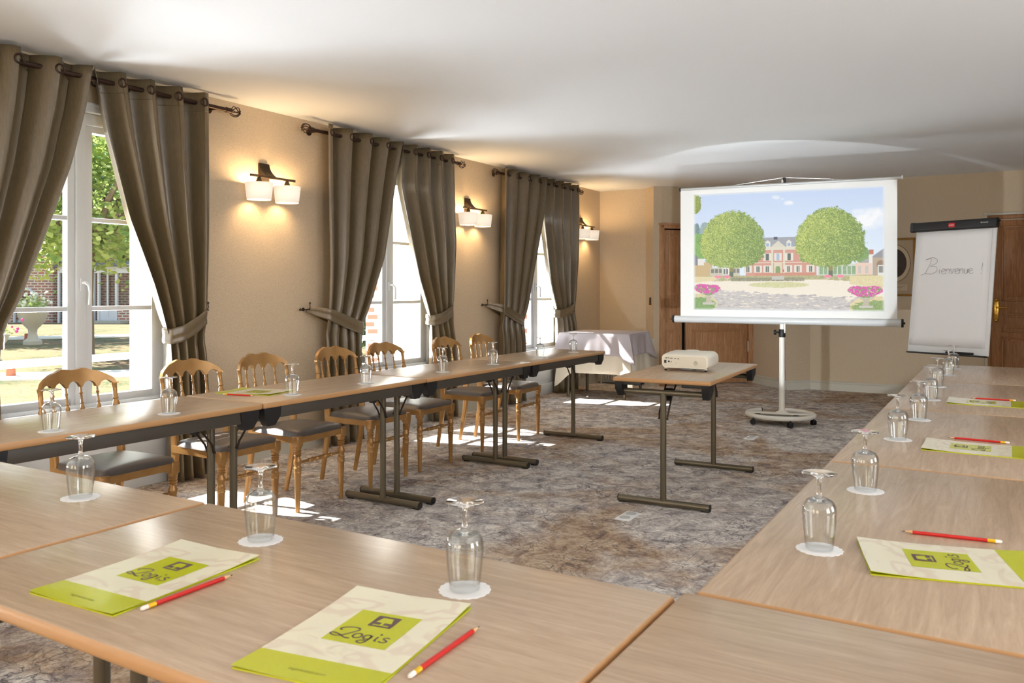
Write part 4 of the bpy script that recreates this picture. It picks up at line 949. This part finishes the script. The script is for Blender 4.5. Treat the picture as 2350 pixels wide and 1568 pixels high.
    for cx_, cy_, rx, ry, tx in ((700, 650, 292, 278, 692), (1540, 650, 288, 272, 1548)):
        put((abs(Xg - tx) < 18) & (Yg > 840) & (Yg < 955), c(150, 136, 70)); put((abs(Xg - tx) < 18) & (Yg > 908) & (Yg < 955), c(92, 108, 84))
        up = np.clip((cy_ - Yg) / ry, 0, 3); dnn = np.clip((Yg - cy_) / (ry * .82), 0, 2)
        q = (np.abs(Xg - cx_) / (rx * (1 - 0.10 * np.minimum(up, 1)))) ** 2.1 + up ** 2.0 + dnn ** 3.2
        q = q + (n2 - .5) * .22 + (n8 - .5) * .34 + (n0 - .5) * .12; u = np.clip(n1 * 1.0 + n8 * .5 - .35 + (cx_ - Xg) / rx * .30 - (Yg - cy_) / ry * .08, 0, 1)[..., None]
        mk = q < 1; put(mk, c(104, 138, 52) * (1 - u) + c(214, 222, 104) * u); put(mk & (n0 > .92), c(232, 238, 160)); put(mk & (n0 < .12), c(92, 126, 58)); put(mk & (n8 < .40) & (n0 < .4), c(112, 140, 64))
    blob(358, 300, 56, 90, (c(110, 130, 40), c(180, 190, 80)), .5)
    # small urns on the far side
    for a in (570, 655, 1524, 1625):
        put(rectm(a - 18, a + 18, 958, 972) | rectm(a - 6, a + 6, 970, 988), c(214, 202, 180)); put(((Xg - a) / 30) ** 2 + ((Yg - 952) / 12) ** 2 < 1, c(232, 120, 150) + gn * 30)
    # front corners: turf, stone urns and magenta flowers
    put((((Xg - 380) / 185) ** 2 + ((Yg - 1190) / 90) ** 2 < 1), c(206, 196, 150) + gn * 30); put((((Xg - 380) / 180) ** 2 + ((Yg - 1200) / 70) ** 2 + .25 * (n2 - .5) + .1 * nx_ < .9), c(98, 136, 62) + gn * 60); put((((Xg - 1910) / 212) ** 2 + ((Yg - 1215) / 95) ** 2 < 1) & (Yg > 1122), c(216, 198, 150) + gn * 30); put((((Xg - 1910) / 205) ** 2 + ((Yg - 1225) / 72) ** 2 + .25 * (n2 - .5) + .1 * nx_ < .95) & (Yg > 1130), c(112, 138, 70) + gn * 60)
    for a, b in ((485, 1085), (1832, 1105)):
        w2 = np.clip(1 - (Yg - b) / 60, 0, 1)
        wide = 44 if a < 1000 else 80
        put((Yg > b) & (Yg < b + 45) & (abs(Xg - a) < wide * np.sqrt(np.clip(1 - ((Yg - b) / 48) ** 2, 0, 1))), c(190, 182, 160) + gn * 30)
        put((Yg >= b + 40) & (Yg < b + 95) & (abs(Xg - a) < 22 + 8 * np.abs((Yg - b - 66) / 30)), c(182, 174, 152) + gn * 24); put((Yg >= b + 92) & (Yg < b + 112) & (abs(Xg - a) < 56), c(206, 200, 188))
        q = ((Xg - a + (15 if a < 1000 else 6)) / (115 if a < 1000 else 135)) ** 2 + ((Yg - b + 26 - 10 * np.cos((Xg - a) / 40)) / 46) ** 2 + .5 * (n2 - .5); put((q < 1) & (Yg < b + 32) & (n1 > .32), c(96, 140, 60) + gn * 40)
        put((q < 1.15) & (n2 + n1 * .5 > .70) & (Yg < b + 20), c(196, 44, 144) + gn * 50); put((q < 1.1) & (n0 > .86) & (Yg < b + 10), c(224, 84, 170))
    # soft edge of the projection
    ed = np.minimum.reduce([np.clip((Xg - X0) / 22, 0, 1), np.clip((X1 - Xg) / 22, 0, 1), np.clip((Yg - Y0) / 22, 0, 1), np.clip((Y1 - Yg) / 22, 0, 1)])[..., None]
    im = np.clip(im, 0, 255) * ed + c(236, 239, 240) * (1 - ed); im /= 255.0
    lin = np.where(im <= 0.04045, im / 12.92, ((im + 0.055) / 1.055) ** 2.4)
    s0, s1, z0, z1 = S(0.130), S(1.853), 1.050, 2.192
    vx = s0 + (Xg - X0) / (X1 - X0) * (s1 - s0); vz = z1 - (Yg - Y0) / (Y1 - Y0) * (z1 - z0)
    nv = (PWn + 1) * (PHn + 1); cov = np.stack([vx.ravel(), np.full(nv, -0.0022), vz.ravel()], 1)
    jj, ii = np.meshgrid(np.arange(PHn), np.arange(PWn), indexing='ij'); a = (jj * (PWn + 1) + ii).ravel()
    fc = np.stack([a, a + PWn + 1, a + PWn + 2, a + 1], 1)
    me = bpy.data.meshes.new('projected_picture'); me.vertices.add(nv); me.vertices.foreach_set('co', cov.ravel())
    me.loops.add(fc.size); me.loops.foreach_set('vertex_index', fc.ravel()); me.polygons.add(len(fc)); me.polygons.foreach_set('loop_start', np.arange(len(fc)) * 4)
    me.update(calc_edges=True)
    at = me.color_attributes.new('light', 'FLOAT_COLOR', 'POINT'); at.data.foreach_set('color', np.concatenate([lin.reshape(-1, 3), np.ones((nv, 1))], 1).ravel())
    m = bpy.data.materials.new('projected_light'); m.use_nodes = True; n, l, p = nodes(m); ca = n.new('ShaderNodeVertexColor'); ca.layer_name = 'light'
    p.inputs['Base Color'].default_value = (0.10, 0.10, 0.10, 1); p.inputs['Roughness'].default_value = 0.9; p.inputs['Specular IOR Level'].default_value = 0.0
    l.new(ca.outputs[0], p.inputs['Emission Color']); p.inputs['Emission Strength'].default_value = 0.72
    me.materials.append(m); o = bpy.data.objects.new('projected_picture', me); C.objects.link(o); o.parent = ts
picture()
light('projector_beam', 'SPOT', (-1.70, 5.23, 0.82), 150.0, (0.86, 0.94, 1.0), spot_size=R(50), spot_blend=0.06, shadow_soft_size=0.012, to=(-2.02, 8.0, 1.50))

# ------------------------------------------------------------------ flip chart
PLv = Vector((-0.685, 7.604)); PRv = Vector((-0.097, 7.315)); ef = (PRv - PLv).normalized()
tf = thing('flip_chart', 'white flip chart on a stand with Bienvenue handwritten on its paper', 'flip chart', (PLv.x, PLv.y, 0), math.atan2(ef.y, ef.x))
tilt = math.atan2(0.13, 1.0); Mf = Matrix.Translation((0, 0, 0.735)) @ Matrix.Rotation(-tilt, 4, 'X')
W_ = 0.655
g = G(); g.box((W_ / 2, 0.008, 0.52), (W_, 0.014, 1.04), bev=0.003, M=Mf); obj('board', g, mat('white_board', srgb(216, 218, 220), 0.3), tf)
g = G(); g.rings([[(x, y, z) for y, z in rrect(0.050, 0.078, 0.018)] for x in (-0.030, W_ + 0.012)], M=Mf @ Matrix.Translation((0, -0.012, 1.045))); cl = obj('clamp_bar', g, m_black, tf, angle=40)
g = G(); g.rings([[(x, y, z) for y, z in rrect(0.054, 0.084, 0.02)] for x in (-0.034, -0.008)], M=Mf @ Matrix.Translation((0, -0.012, 1.045))); obj('clamp_knob', G().cyl((W_ + 0.01, -0.012, 1.06), (W_ + 0.028, -0.012, 1.06), 0.008, 8, M=Mf), m_black, cl); obj('clamp_end', g, mat('soft_black', srgb(44, 44, 46), 0.6), cl, angle=40)
Mb = Mf @ Matrix.Translation((0, -0.0375, 1.045)) @ Matrix.Rotation(R(90), 4, 'X')
g = G(); g.prism(rrect(0.050, 0.036, 0.006, 3), 0, 0.0006, M=Mb @ Matrix.Translation((0.318, -0.002, 0))); bd = obj('red_badge', g, mat('badge_red', srgb(196, 30, 36), 0.5), cl, smooth=False)
q = text_mesh('nobo', 0.020); g = G(); g.add([(x * 1.0 + 0.296, y - 0.007, 0.0010) for x, y, z in q.v], q.f, M=Mb); obj('badge_lettering', g, m_paperw, bd, smooth=False, fix=False)
q = text_mesh('Barracuda', 0.014); g = G(); g.add([(x + 0.548, y + 0.000, 0.0006) for x, y, z in q.v], q.f, M=Mb); obj('model_lettering', g, m_paperw, cl, smooth=False, fix=False)
g = G(); g.grid(lambda a, b: (lerp(0.010, W_ - 0.030, a), -0.004 - 0.003 * math.sin(PI * b) - 0.002 * math.sin(5 * a) * (1 - b), lerp(0.055, 1.03, b)), 10, 12, M=Mf); pd = obj('paper_pad', g, mat('flip_paper', srgb(226, 226, 228), 0.8), tf, angle=60)
pd.modifiers.new('solid', 'SOLIDIFY').thickness = 0.003
g = G(); g.box((W_ * 0.5, -0.012, -0.006), (W_ * 0.97, 0.05, 0.012), bev=0.003, M=Mf); tr = obj('pen_tray', g, m_black, tf)
for x, L_ in ((0.40, 0.13), (0.49, 0.12)):
    g = G(); g.cyl((x - L_ / 2, -0.020, 0.011), (x + L_ / 2, -0.020, 0.011), 0.009, 10, M=Mf)
    pn_ = obj('marker_pen', g, m_black); pn_.location = (PLv.x, PLv.y, 0); pn_.rotation_euler = (0, 0, math.atan2(ef.y, ef.x))
    tag(pn_, 'black marker pen lying in the flip chart tray, ' + ('left' if x < 0.45 else 'right') + ' one', 'pen', 'marker pens in the flip chart tray')
def gly(kind):
    e_ = [(0.10, 0.42), (0.45, 0.50), (0.78, 0.68), (0.62, 0.95), (0.30, 0.90), (0.08, 0.50), (0.22, 0.08), (0.55, 0.0), (0.90, 0.14)]
    return {'i': [[(0.35, 0.9), (0.30, 0.0)], circ(0.40, 1.35, 0.03, 0.03, n=5)], 'e': [e_], 'n': [[(0.12, 0.95), (0.10, 0.0), (0.14, 0.55), (0.45, 0.92), (0.72, 0.75), (0.74, 0.0)]],
            'v': [[(0.05, 0.92), (0.20, 0.5), (0.40, 0.0), (0.58, 0.45), (0.80, 0.98)]], 'u': [[(0.12, 0.92), (0.12, 0.30), (0.35, 0.0), (0.65, 0.20), (0.76, 0.92), (0.76, 0.05)]],
            '!': [[(0.62, 1.95), (0.50, 0.55)], circ(0.42, 0.02, 0.03, 0.03, n=5)]}[kind]
hx, hz, k = 0.070, 0.648, 0.043
strokes = [[(0.105, 0.765), (0.150, 0.775), (0.148, 0.735), (0.125, 0.690), (0.105, 0.652), (0.070, 0.640)],
           [(0.105, 0.765), (0.160, 0.785), (0.205, 0.765), (0.195, 0.735), (0.150, 0.712), (0.200, 0.706), (0.205, 0.675), (0.165, 0.648), (0.110, 0.655)]]
xo = 0.215
for chh in 'ienvenue':
    for st in gly(chh): strokes.append([(xo + a * k, hz + b * k) for a, b in st])
    xo += k * (0.62 if chh == 'i' else 0.86)
g = G()
for st in gly('!'):
    r_ = ribbon([(0.545 + a * k, hz + b * k) for a, b in st], 0.0026, lambda x, y: 0.0); g.add([(x, -0.0105, y) for x, y, z in r_.v], r_.f, M=Mf)
obj('exclamation_mark', g, mat('grey_marker', srgb(110, 110, 114), 0.7), pd, smooth=False, fix=False)
g = G()
for st in strokes:
    r_ = ribbon(st, 0.0026, lambda x, y: 0.0); g.add([(x, -0.0105, y) for x, y, z in r_.v], r_.f, M=Mf)
obj('handwriting', g, mat('grey_marker', srgb(110, 110, 114), 0.7), pd, smooth=False, fix=False)
g = G(); g.cyl((W_ / 2, 0.16, 0.06), (W_ / 2, 0.16, 1.3), 0.011, 12); g.box((W_ / 2, 0.125, 1.2), (0.30, 0.09, 0.06), bev=0.004); st_ = obj('stand_pole', g, m_rail, tf)
g = G()
for k in range(5):
    a = R(90 + 72 * k); g.tube([(W_ / 2, 0.16, 0.085), (W_ / 2 + 0.30 * math.cos(a), 0.16 + 0.30 * math.sin(a), 0.062)], [0.018, 0.011], 8)
obj('star_base', g, m_rail, st_)
for k in range(5):
    a = R(90 + 72 * k); x, y = W_ / 2 + 0.30 * math.cos(a), 0.16 + 0.30 * math.sin(a); g = G(); g.cyl((x, y - .012, 0.024), (x, y + .012, 0.024), 0.024, 14); g.cyl((x, y, 0.03), (x, y, 0.06), 0.006, 8); obj('caster', g, m_black, st_)

# ------------------------------------------------------------------ portrait print on the back wall
tp = thing('framed_portrait', 'gilt framed oval portrait print half hidden behind the screen', 'picture', (-1.108, YB - 0.012, 1.52))
g = G(); fw, fh = 0.222, 0.345
for q in ((-fw + .012, 0, .024, fh * 2), (fw - .012, 0, .024, fh * 2)): g.box((q[0], 0, q[1]), (q[2], 0.026, q[3]), bev=0.006)
for zz in (-fh + .012, fh - .012): g.box((0, 0, zz), (2 * fw, 0.026, .024), bev=0.006)
obj('gilt_frame', g, mat('old_gilt', srgb(146, 104, 40), 0.45, metal=0.5), tp)
g = G(); g.box((0, 0.004, 0), (2 * fw - .03, 0.008, 2 * fh - .03)); obj('print', g, mat('aged_paper', srgb(176, 156, 128), 0.8), tp, smooth=False)
def oval(rx, rz, y, zc=0.045, n=40): return [(rx * math.cos(2 * PI * k / n), y, zc + rz * math.sin(2 * PI * k / n)) for k in range(n)]
g = G(); g.rings([oval(.172, .225, -0.0005), oval(.172, .225, -0.0025), oval(.165, .218, -0.003)], cap=(False, True)); obj('oval_rim', g, mat('rim_brown', srgb(110, 84, 58), 0.7), tp)
g = G(); g.rings([oval(.165, .218, -0.003), oval(.163, .216, -0.0035)], cap=(False, True)); obj('oval_mount', g, mat('mount_cream', srgb(198, 180, 150), 0.8), tp)
g = G(); g.rings([oval(.128, .172, -0.0036), oval(.127, .171, -0.0042)], cap=(False, True)); obj('oval_ground', g, mat('sepia_dark', srgb(66, 54, 44), 0.7), tp)
g = G(); q = [(-.10, -.06), (-.075, -.015), (-.03, .005), (-.028, .03), (-.045, .07), (-.03, .115), (.0, .128), (.03, .115), (.045, .07), (.028, .03), (.03, .005), (.075, -.015), (.10, -.06), (.05, -.105), (-.05, -.105)]
g.add([(x, -0.0048, z) for x, z in q], [tuple(range(len(q)))]); obj('bust', g, mat('sepia_coat', srgb(58, 42, 34), 0.7), tp, smooth=False, fix=False)
g = G(); q = oval(.028, .038, -0.0054, .072, 20); g.add(q, [tuple(range(20))]); obj('face', g, mat('sepia_skin', srgb(168, 134, 104), 0.7), tp, smooth=False, fix=False)
g = G(); g.box((0, -0.001, -.245), (.27, .003, .075)); cap = obj('caption_plate', g, mat('caption_cream', srgb(196, 178, 150), 0.8), tp, smooth=False)
g = G()
for zz, a in ((-.228, .22), (-.246, .16), (-.262, .12)): g.box((0, -0.003, zz), (a, .0006, .004))
obj('caption_lines', g, mat('faded_ink', srgb(130, 112, 90), 0.8), cap, smooth=False)

# ------------------------------------------------------------------ small fittings
def sock(x, y, label):
    t = thing('floor_socket', label, 'socket', (x, y, 0.0), 0, 'floor sockets')
    g = G(); g.box((0, 0, 0.003), (0.086, 0.178, 0.006), bev=0.002); obj('plate', g, mat('socket_white', srgb(240, 243, 244), 0.4), t)
    for s in (-1, 1):
        g = G(); g.lathe([(0.030, 0.006), (0.030, 0.008), (0.027, 0.008), (0.027, 0.0066)], (0, s * 0.043, 0), 24, cap=(False, True)); obj('outlet', g, mat('socket_grey', srgb(190, 194, 196), 0.4), t)
sock(-1.772, 4.21, 'white twin floor socket in front of the projector table'); sock(-1.82, 6.975, 'small grey twin floor socket near the wheeled screen base')
nk = Vector((C_.y - B_.y, -(C_.x - B_.x))).normalized()
g = G(); Mx = Matrix.Translation(((B_ * 0.38 + C_ * 0.62).x, (B_ * 0.38 + C_ * 0.62).y, 1.10)) @ Matrix.Rotation(math.atan2((C_ - B_).y, (C_ - B_).x), 4, 'Z')
t = thing('light_switch', 'small dark bronze double light switch on the corner wall beside the pale door', 'light switch', Mx.translation, math.atan2((C_ - B_).y, (C_ - B_).x))
g.box((0, -0.005, 0), (0.055, 0.010, 0.095), bev=0.003); obj('plate', g, m_plate, t)
for zz in (-0.022, 0.022): obj('rocker', G().box((0, -0.011, zz), (0.022, 0.004, 0.03), bev=0.001), mat('rocker_brown', srgb(120, 96, 70), 0.4), t)

# ------------------------------------------------------------------ draped corner table and radiator
tt = thing('side_table', 'corner table hidden under grey and cream cloths', 'table', (-4.06, 8.95, 0), R(6))
hx_, hy_ = 0.40, 0.39
g = G(); g.box((0, 0, 0.728), (2 * hx_ - .01, 2 * hy_ - .01, 0.026), bev=0.004); obj('tabletop', g, m_top, tt)
for sx_ in (-1, 1):
    for sy_ in (-1, 1): obj('leg', G().cyl((sx_ * (hx_ - .06), sy_ * (hy_ - .06), 0), (sx_ * (hx_ - .06), sy_ * (hy_ - .06), .715), 0.018, 10), m_bronze, tt)
def drape(name, label, drop, zt, off, m, flare, seed):
    t = []
    n = 36; per = []
    cs = [(hx_ + off, -hy_ - off), (hx_ + off, hy_ + off), (-hx_ - off, hy_ + off), (-hx_ - off, -hy_ - off)]
    for k in range(4):
        a, b = cs[k], cs[(k + 1) % 4]
        for i in range(n): per.append((lerp(a[0], b[0], i / n), lerp(a[1], b[1], i / n), k, i / n))
    rg = [[(x * .96, y * .96, zt) for x, y, k, u in per], [(x, y, zt) for x, y, k, u in per]]
    for lv in (0.02, .15, .35, .55, .75, .9, 1.0):
        row = []
        for x, y, k, u in per:
            e = min(u, 1 - u); corner = math.exp(-(e / 0.09) ** 2)
            nx, ny = ((1, 0), (0, 1), (-1, 0), (0, -1))[k]
            if e < 0.12: cxn, cyn = (1 if x > 0 else -1), (1 if y > 0 else -1); nx, ny = nx * (1 - corner) + cxn * corner * .75, ny * (1 - corner) + cyn * corner * .75
            d = drop * (1 + 0.36 * corner)
            out = 0.006 + flare * lv * (0.35 + 1.1 * corner + 0.10 * math.sin(u * 19 + seed + k) + .05 * math.sin(u * 41 + seed))
            tuck = -0.05 * lv * math.exp(-((e - .16) / .05) ** 2)
            row.append((x + nx * (out + tuck), y + ny * (out + tuck), zt - lv * d))
        rg.append(row)
    g = G(); g.rings(rg, cap=(True, False)); o = obj(name, g, m, angle=70, fix=True); o.location = tt.location; o.rotation_euler = tt.rotation_euler
    o.modifiers.new('solid', 'SOLIDIFY').thickness = 0.002; tag(o, label, 'tablecloth'); return o
m_cream = mat('cream_cloth', srgb(236, 230, 214), 0.8); m_grey = mat('grey_cloth', srgb(196, 190, 196), 0.75)
drape('under_tablecloth', 'cream under cloth hanging low around the corner table', 0.455, 0.744, 0.004, m_cream, 0.055, 1.0)
drape('over_tablecloth', 'mauve grey square cloth draped over the cream one on the corner table', 0.25, 0.750, 0.018, m_grey, 0.075, 2.3)
tr_ = thing('radiator', 'ribbed radiator low behind the draped corner table', 'radiator', (-4.36, 10.02, 0))
g = G()
for k in range(16): g.box((-0.26 + k * 0.035, 0, 0.30), (0.024, 0.06, 0.46), bev=0.006)
obj('ribs', g, mat('radiator_enamel', srgb(206, 202, 192), 0.5), tr_)
g = G(); g.cyl((-0.28, 0, 0.12), (0.28, 0, 0.12), 0.014, 8); g.cyl((-0.28, 0, 0.48), (0.28, 0, 0.48), 0.014, 8); g.cyl((-0.24, 0, 0), (-0.24, 0, .12), 0.012, 8); g.cyl((0.24, 0, 0), (0.24, 0, .12), 0.012, 8); obj('pipes', g, m_panel, tr_)

# ------------------------------------------------------------------ outdoors
TH = R(30.85); Fv = Vector((-math.sin(TH), math.cos(TH))); Rv = Vector((math.cos(TH), math.sin(TH)))
def spot(right, depth): p = Fv * depth + Rv * right; return p.x, p.y       # metres to the right / ahead of the photographer
GZ = -0.35
g = G(); g.box((-45, 22, GZ - 0.1), (76, 110, 0.2)); struct('lawn', g, m_lawn, smooth=False)
g = G(); g.box((-7.9, 5, GZ + 0.01), (5.2, 26, 0.04)); struct('terrace', g, m_gravel, smooth=False)  # unseen ground, made pale to bounce sunlight up to the ceiling
def strip(name, pts, wd, m, z):
    g = G(); P_ = [Vector(spot(*p)) for p in pts]
    L = []
    for i, p in enumerate(P_):
        t = (P_[min(len(P_) - 1, i + 1)] - P_[max(0, i - 1)]).normalized(); n_ = Vector((-t.y, t.x)); L.append((p + n_ * wd / 2, p - n_ * wd / 2))
    g.rings([[(a.x, a.y, z), (b.x, b.y, z), (b.x, b.y, z + .03), (a.x, a.y, z + .03)] for a, b in L]); struct(name, g, m, smooth=False)
strip('path_far', [(-30, 24.5), (-18, 26.0), (-13, 28.5), (-6, 32)], 1.6, m_gravel, GZ)
strip('path_near', [(-14, 13.8), (-9, 15.0), (-6.5, 15.8), (-3, 17)], 1.3, m_gravel, GZ)

def house_M(right, depth, turn=0): 
    x, y = spot(right, depth); return Matrix.Translation((x, y, GZ)) @ Matrix.Rotation(TH + turn, 4, 'Z')
def obj_at(name, label, cat, right, depth, turn=0):
    x, y = spot(right, depth); return thing(name, label, cat, (x, y, GZ), TH + turn)
b = obj_at('brick_house', 'old brick outbuilding with an arched window beyond the lawn', 'building', -27.5, 40)
g = G()                                                # front wall with an arched opening
def archwall(g, x0, x1, z1, xc, hw, zs, t=0.4):
    pts = [(x0, 0), (xc - hw, 0)]
    pts += [(xc - hw * math.cos(PI * k / 12), zs + hw * math.sin(PI * k / 12)) for k in range(13)]
    pts += [(xc + hw, 0), (x1, 0), (x1, z1), (x0, z1)]
    vs = [(x, 0, z) for x, z in pts] + [(x, t, z) for x, z in pts]; n_ = len(pts)
    bm = bmesh.new(); vv = [bm.verts.new(v_) for v_ in vs]
    bm.faces.new(vv[:n_]); bm.faces.new(list(reversed(vv[n_:])))
    for i in range(n_): bm.faces.new((vv[i], vv[(i + 1) % n_], vv[(i + 1) % n_ + n_], vv[i + n_]))
    bmesh.ops.triangulate(bm, faces=bm.faces[:]); bm.verts.index_update(); g.add([tuple(v_.co) for v_ in bm.verts], [tuple(q_.index for q_ in f_.verts) for f_ in bm.faces]); bm.free()
archwall(g, -8, 5.4, 6.0, 3.8, 0.50, 1.15); g.box((5.2, 3.0, 3.0), (0.4, 6, 6)); g.box((-1.3, 6, 3), (13.4, .4, 6))
obj('brick_wall', g, m_brick, b, smooth=False)
g = G(); g.rings([[(-8.3, y, z) for y, z in ((-.3, 5.9), (3, 8.2), (6.3, 5.9), (3, 8.0))], [(5.7, y, z) for y, z in ((-.3, 5.9), (3, 8.2), (6.3, 5.9), (3, 8.0))]]); obj('roof', g, m_slate, b, smooth=False)
g = G(); g.tube([(3.30, -0.03, 0)] + [(3.8 - 0.5 * math.cos(PI * k / 12), -0.03, 1.15 + 0.5 * math.sin(PI * k / 12)) for k in range(13)] + [(4.30, -0.03, 0)], 0.06, 6)
g.box((3.8, 0.1, 0.75), (1.0, 0.08, 0.06)); g.box((3.8, .1, .35), (1.0, .05, .7)); wf = obj('arched_window', g, m_white, b)
g = G(); g.box((3.8, 0.25, 0.85), (1.0, 0.04, 1.6)); obj('glazing', g, mat('dark_glazing', srgb(120, 130, 130), 0.1), wf, smooth=False)
cv = obj_at('conservatory', 'white framed conservatory with a flat dark roof beside the brick house', 'building', -20.4, 39.5)
g = G()
for x in (-1.36, -1.08, -0.98, 0.31, 0.55, 1.40, 2.6, 3.8): g.box((x, 0, 1.25), (0.10, 0.16, 2.5))
g.box((1.25, 0, 2.55), (5.3, 0.2, 0.30)); g.box((-0.35, 0, 0.74), (1.3, .1, .08)); g.box((2.6, 0, .74), (2.4, .1, .08)); g.box((0.98, 0, 0.35), (0.80, 0.06, .66)); g.box((0.98, -0.02, 1.35), (0.06, .1, 2.1))
obj('frame', g, m_white, cv, smooth=False)
g = G(); g.box((-0.35, 0.0, 0.35), (1.3, 0.12, .7)); g.box((2.6, 0.0, 0.35), (2.3, 0.12, .7)); g.box((1.25, 3.2, 1.3), (5.2, .2, 2.6)); obj('brick_plinth', g, m_brick, cv, smooth=False)
g = G(); g.box((1.25, 0.1, 1.4), (5.1, 0.03, 2.1)); obj('glazing', g, m_pane, cv, smooth=False)
g = G(); g.rings([[(x, y, z) for y, z in ((-0.3, 2.70), (3.4, 3.0), (3.4, 3.1), (-0.3, 2.78))] for x in (-1.5, 4.0)]); obj('roof', g, m_slate, cv, smooth=False)
g = G(); g.box((0.8, -0.5, 0.06), (2.4, 0.8, 0.12)); obj('door_step', g, m_stone, cv, smooth=False)
bw = obj_at('brick_wing', 'brick wing seen through the left pane of the middle window', 'building', -0.6, 15.0, R(4))
g = G(); g.box((0.0, 0.2, 2.6), (4.1, 0.4, 5.2)); g.box((2.0, 3, 2.6), (.4, 6, 5.2)); obj('brick_wall', g, m_brick, bw, smooth=False)
g = G(); g.rings([[(x, y, z) for y, z in ((-.3, 5.1), (2.5, 6.6), (5.3, 5.1), (2.5, 6.4))] for x in (-2.3, 2.4)]); obj('roof', g, m_slate, bw, smooth=False)

def tree(right, depth, trunk_h, cz, rx, rz, leaves, lsize, m, label, seed):
    x, y = spot(right, depth); t = thing('garden_tree', label, 'tree', (x, y, GZ), 0, 'garden trees'); rn = random.Random(seed)
    g = G(); g.tube([(0, 0, 0), (0.05, 0.0, trunk_h * .6), (0, .1, trunk_h), (0.1, .1, cz)], [0.28, .22, .18, .06], 10)
    for k in range(7):
        a = k * 0.9; g.tube([(0, .05, trunk_h * (.8 + .05 * k)), (rx * .35 * math.cos(a), rx * .35 * math.sin(a), lerp(trunk_h, cz, .5)), (rx * .75 * math.cos(a), rx * .75 * math.sin(a), cz + rz * .2 * math.sin(k))], [.10, .07, .02], 6)
    obj('trunk', g, m_bark, t)
    g = G(); cl_ = [(rn.gauss(0, 1), rn.gauss(0, 1), rn.gauss(0, 1)) for _ in range(60)]
    cs = []
    for q in cl_:
        v_ = Vector(q).normalized() * rn.uniform(.45, .95); cs.append(Vector((v_.x * rx, v_.y * rx, cz + v_.z * rz)))
    V = []; Fc = []
    for k in range(leaves):
        c_ = rn.choice(cs); r_ = rx * .26; p = c_ + Vector((rn.gauss(0, r_ * .6), rn.gauss(0, r_ * .6), rn.gauss(0, r_ * .45)))
        E_r = Euler((rn.uniform(-.9, .9), rn.uniform(-.9, .9), rn.uniform(0, 6.3))).to_matrix(); s = lsize * rn.uniform(.6, 1.2); o = len(V)
        for q in ((-.5, 0), (-.15, .42), (.2, .30), (.55, .05), (.2, -.30), (-.15, -.42)): V.append(tuple(p + E_r @ Vector((q[0] * s, q[1] * s, 0.06 * s * (q[1] != 0)))))
        Fc.append(tuple(range(o, o + 6)))
    g.add(V, Fc); obj('foliage', g, m, t, smooth=False, fix=False)
tree(-10.2, 19.5, 2.4, 5.0, 3.0, 3.3, 20000, 0.17, m_leaf, 'yellow green plane tree filling the upper panes of the nearest window', 1)
tree(-18.2, 26.5, 2.2, 4.6, 3.0, 2.7, 13000, 0.19, m_leaf2, 'green tree hanging before the brick house, left of the sash bar of the nearest window', 2)
tree(-21.5, 52.0, 2.2, 5.0, 5.0, 3.6, 9000, 0.42, m_leaf2, 'dark green tree behind the conservatory roof', 3)
tree(-36.0, 58.0, 3, 9.0, 8.0, 5.5, 9000, 0.6, m_leaf2, 'tall dark green tree behind the brick house', 4)
tree(-4.2, 19.0, .9, 2.0, 1.3, 1.9, 4500, 0.15, m_leaf2, 'dark green shrub beside the brick wing, behind the middle window', 5)
def urn(right, depth, sc_, hgt, label, fm, seed, n_=120):
    x, y = spot(right, depth); t = thing('stone_urn', label, 'planter', (x, y, GZ), 0, 'stone urns on the lawn')
    g = G(); pr = [(.20, 0), (.20, .05), (.12, .09), (.09, .16), (.10, .22), (.22, .30), (.30, .40), (.33, .48), (.35, .50), (.33, .52), (.28, .50), (.25, .42)]
    g.lathe([(r * sc_, z * hgt / .52) for r, z in pr], n=20); obj('urn', g, m_stone, t)
    rn = random.Random(seed); g = G(); V = []; Fc = []
    for k in range(n_ * 3):
        p = Vector((rn.gauss(0, .17 * sc_), rn.gauss(0, .17 * sc_), hgt + abs(rn.gauss(.10, .08)) * sc_)); E_r = Euler((rn.uniform(-1, 1), rn.uniform(-1, 1), rn.uniform(0, 6))).to_matrix(); o = len(V); s = .06 * sc_
        for q in ((-.5, 0), (0, .4), (.5, 0), (0, -.4)): V.append(tuple(p + E_r @ Vector((q[0] * s, q[1] * s, 0))))
        Fc.append((o, o + 1, o + 2, o + 3))
    g.add(V, Fc); obj('leaves', g, m_leaf, t, smooth=False, fix=False)
    g = G()
    for k in range(n_ // 3): g.sphere((rn.gauss(0, .18 * sc_), rn.gauss(0, .18 * sc_), hgt + .06 * sc_ + abs(rn.gauss(.12, .07)) * sc_), .035 * sc_ * rn.uniform(.7, 1.3), 4)
    obj('blossom', g, fm, t, smooth=False, fix=False)
urn(-11.4, 18.0, 1.0, .62, 'stone urn of bright pink geraniums on the lawn, at the left edge of the photo', m_pink, 1)
urn(-14.0, 24.0, 1.25, 1.05, 'taller stone urn with white flowers, farther back on the lawn', m_pale, 2)
for rr, dd, s, lb in ((-14.2, 24.2, 1.3, 'rust coloured garden bollard on the far edge of the lawn'), (-9.15, 15.0, 1.0, 'rust coloured garden bollard nearest the windows')):
    x, y = spot(rr if dd < 20 else -14.3 * 1.0, dd); 
    if dd > 20: x, y = spot(-14.28, 24.2)
    g = G(); g.lathe([(.085, 0), (.085, .02), (.07, .25), (.068, .30), (.055, .31), (.001, .312)], n=14); o = obj('garden_bollard', g, m_terra); o.location = (x, y, GZ); o.scale = (1, 1, 1); tag(o, lb, 'bollard', 'garden bollards')
# outside face of the neighbouring façade pieces is part of wall_left
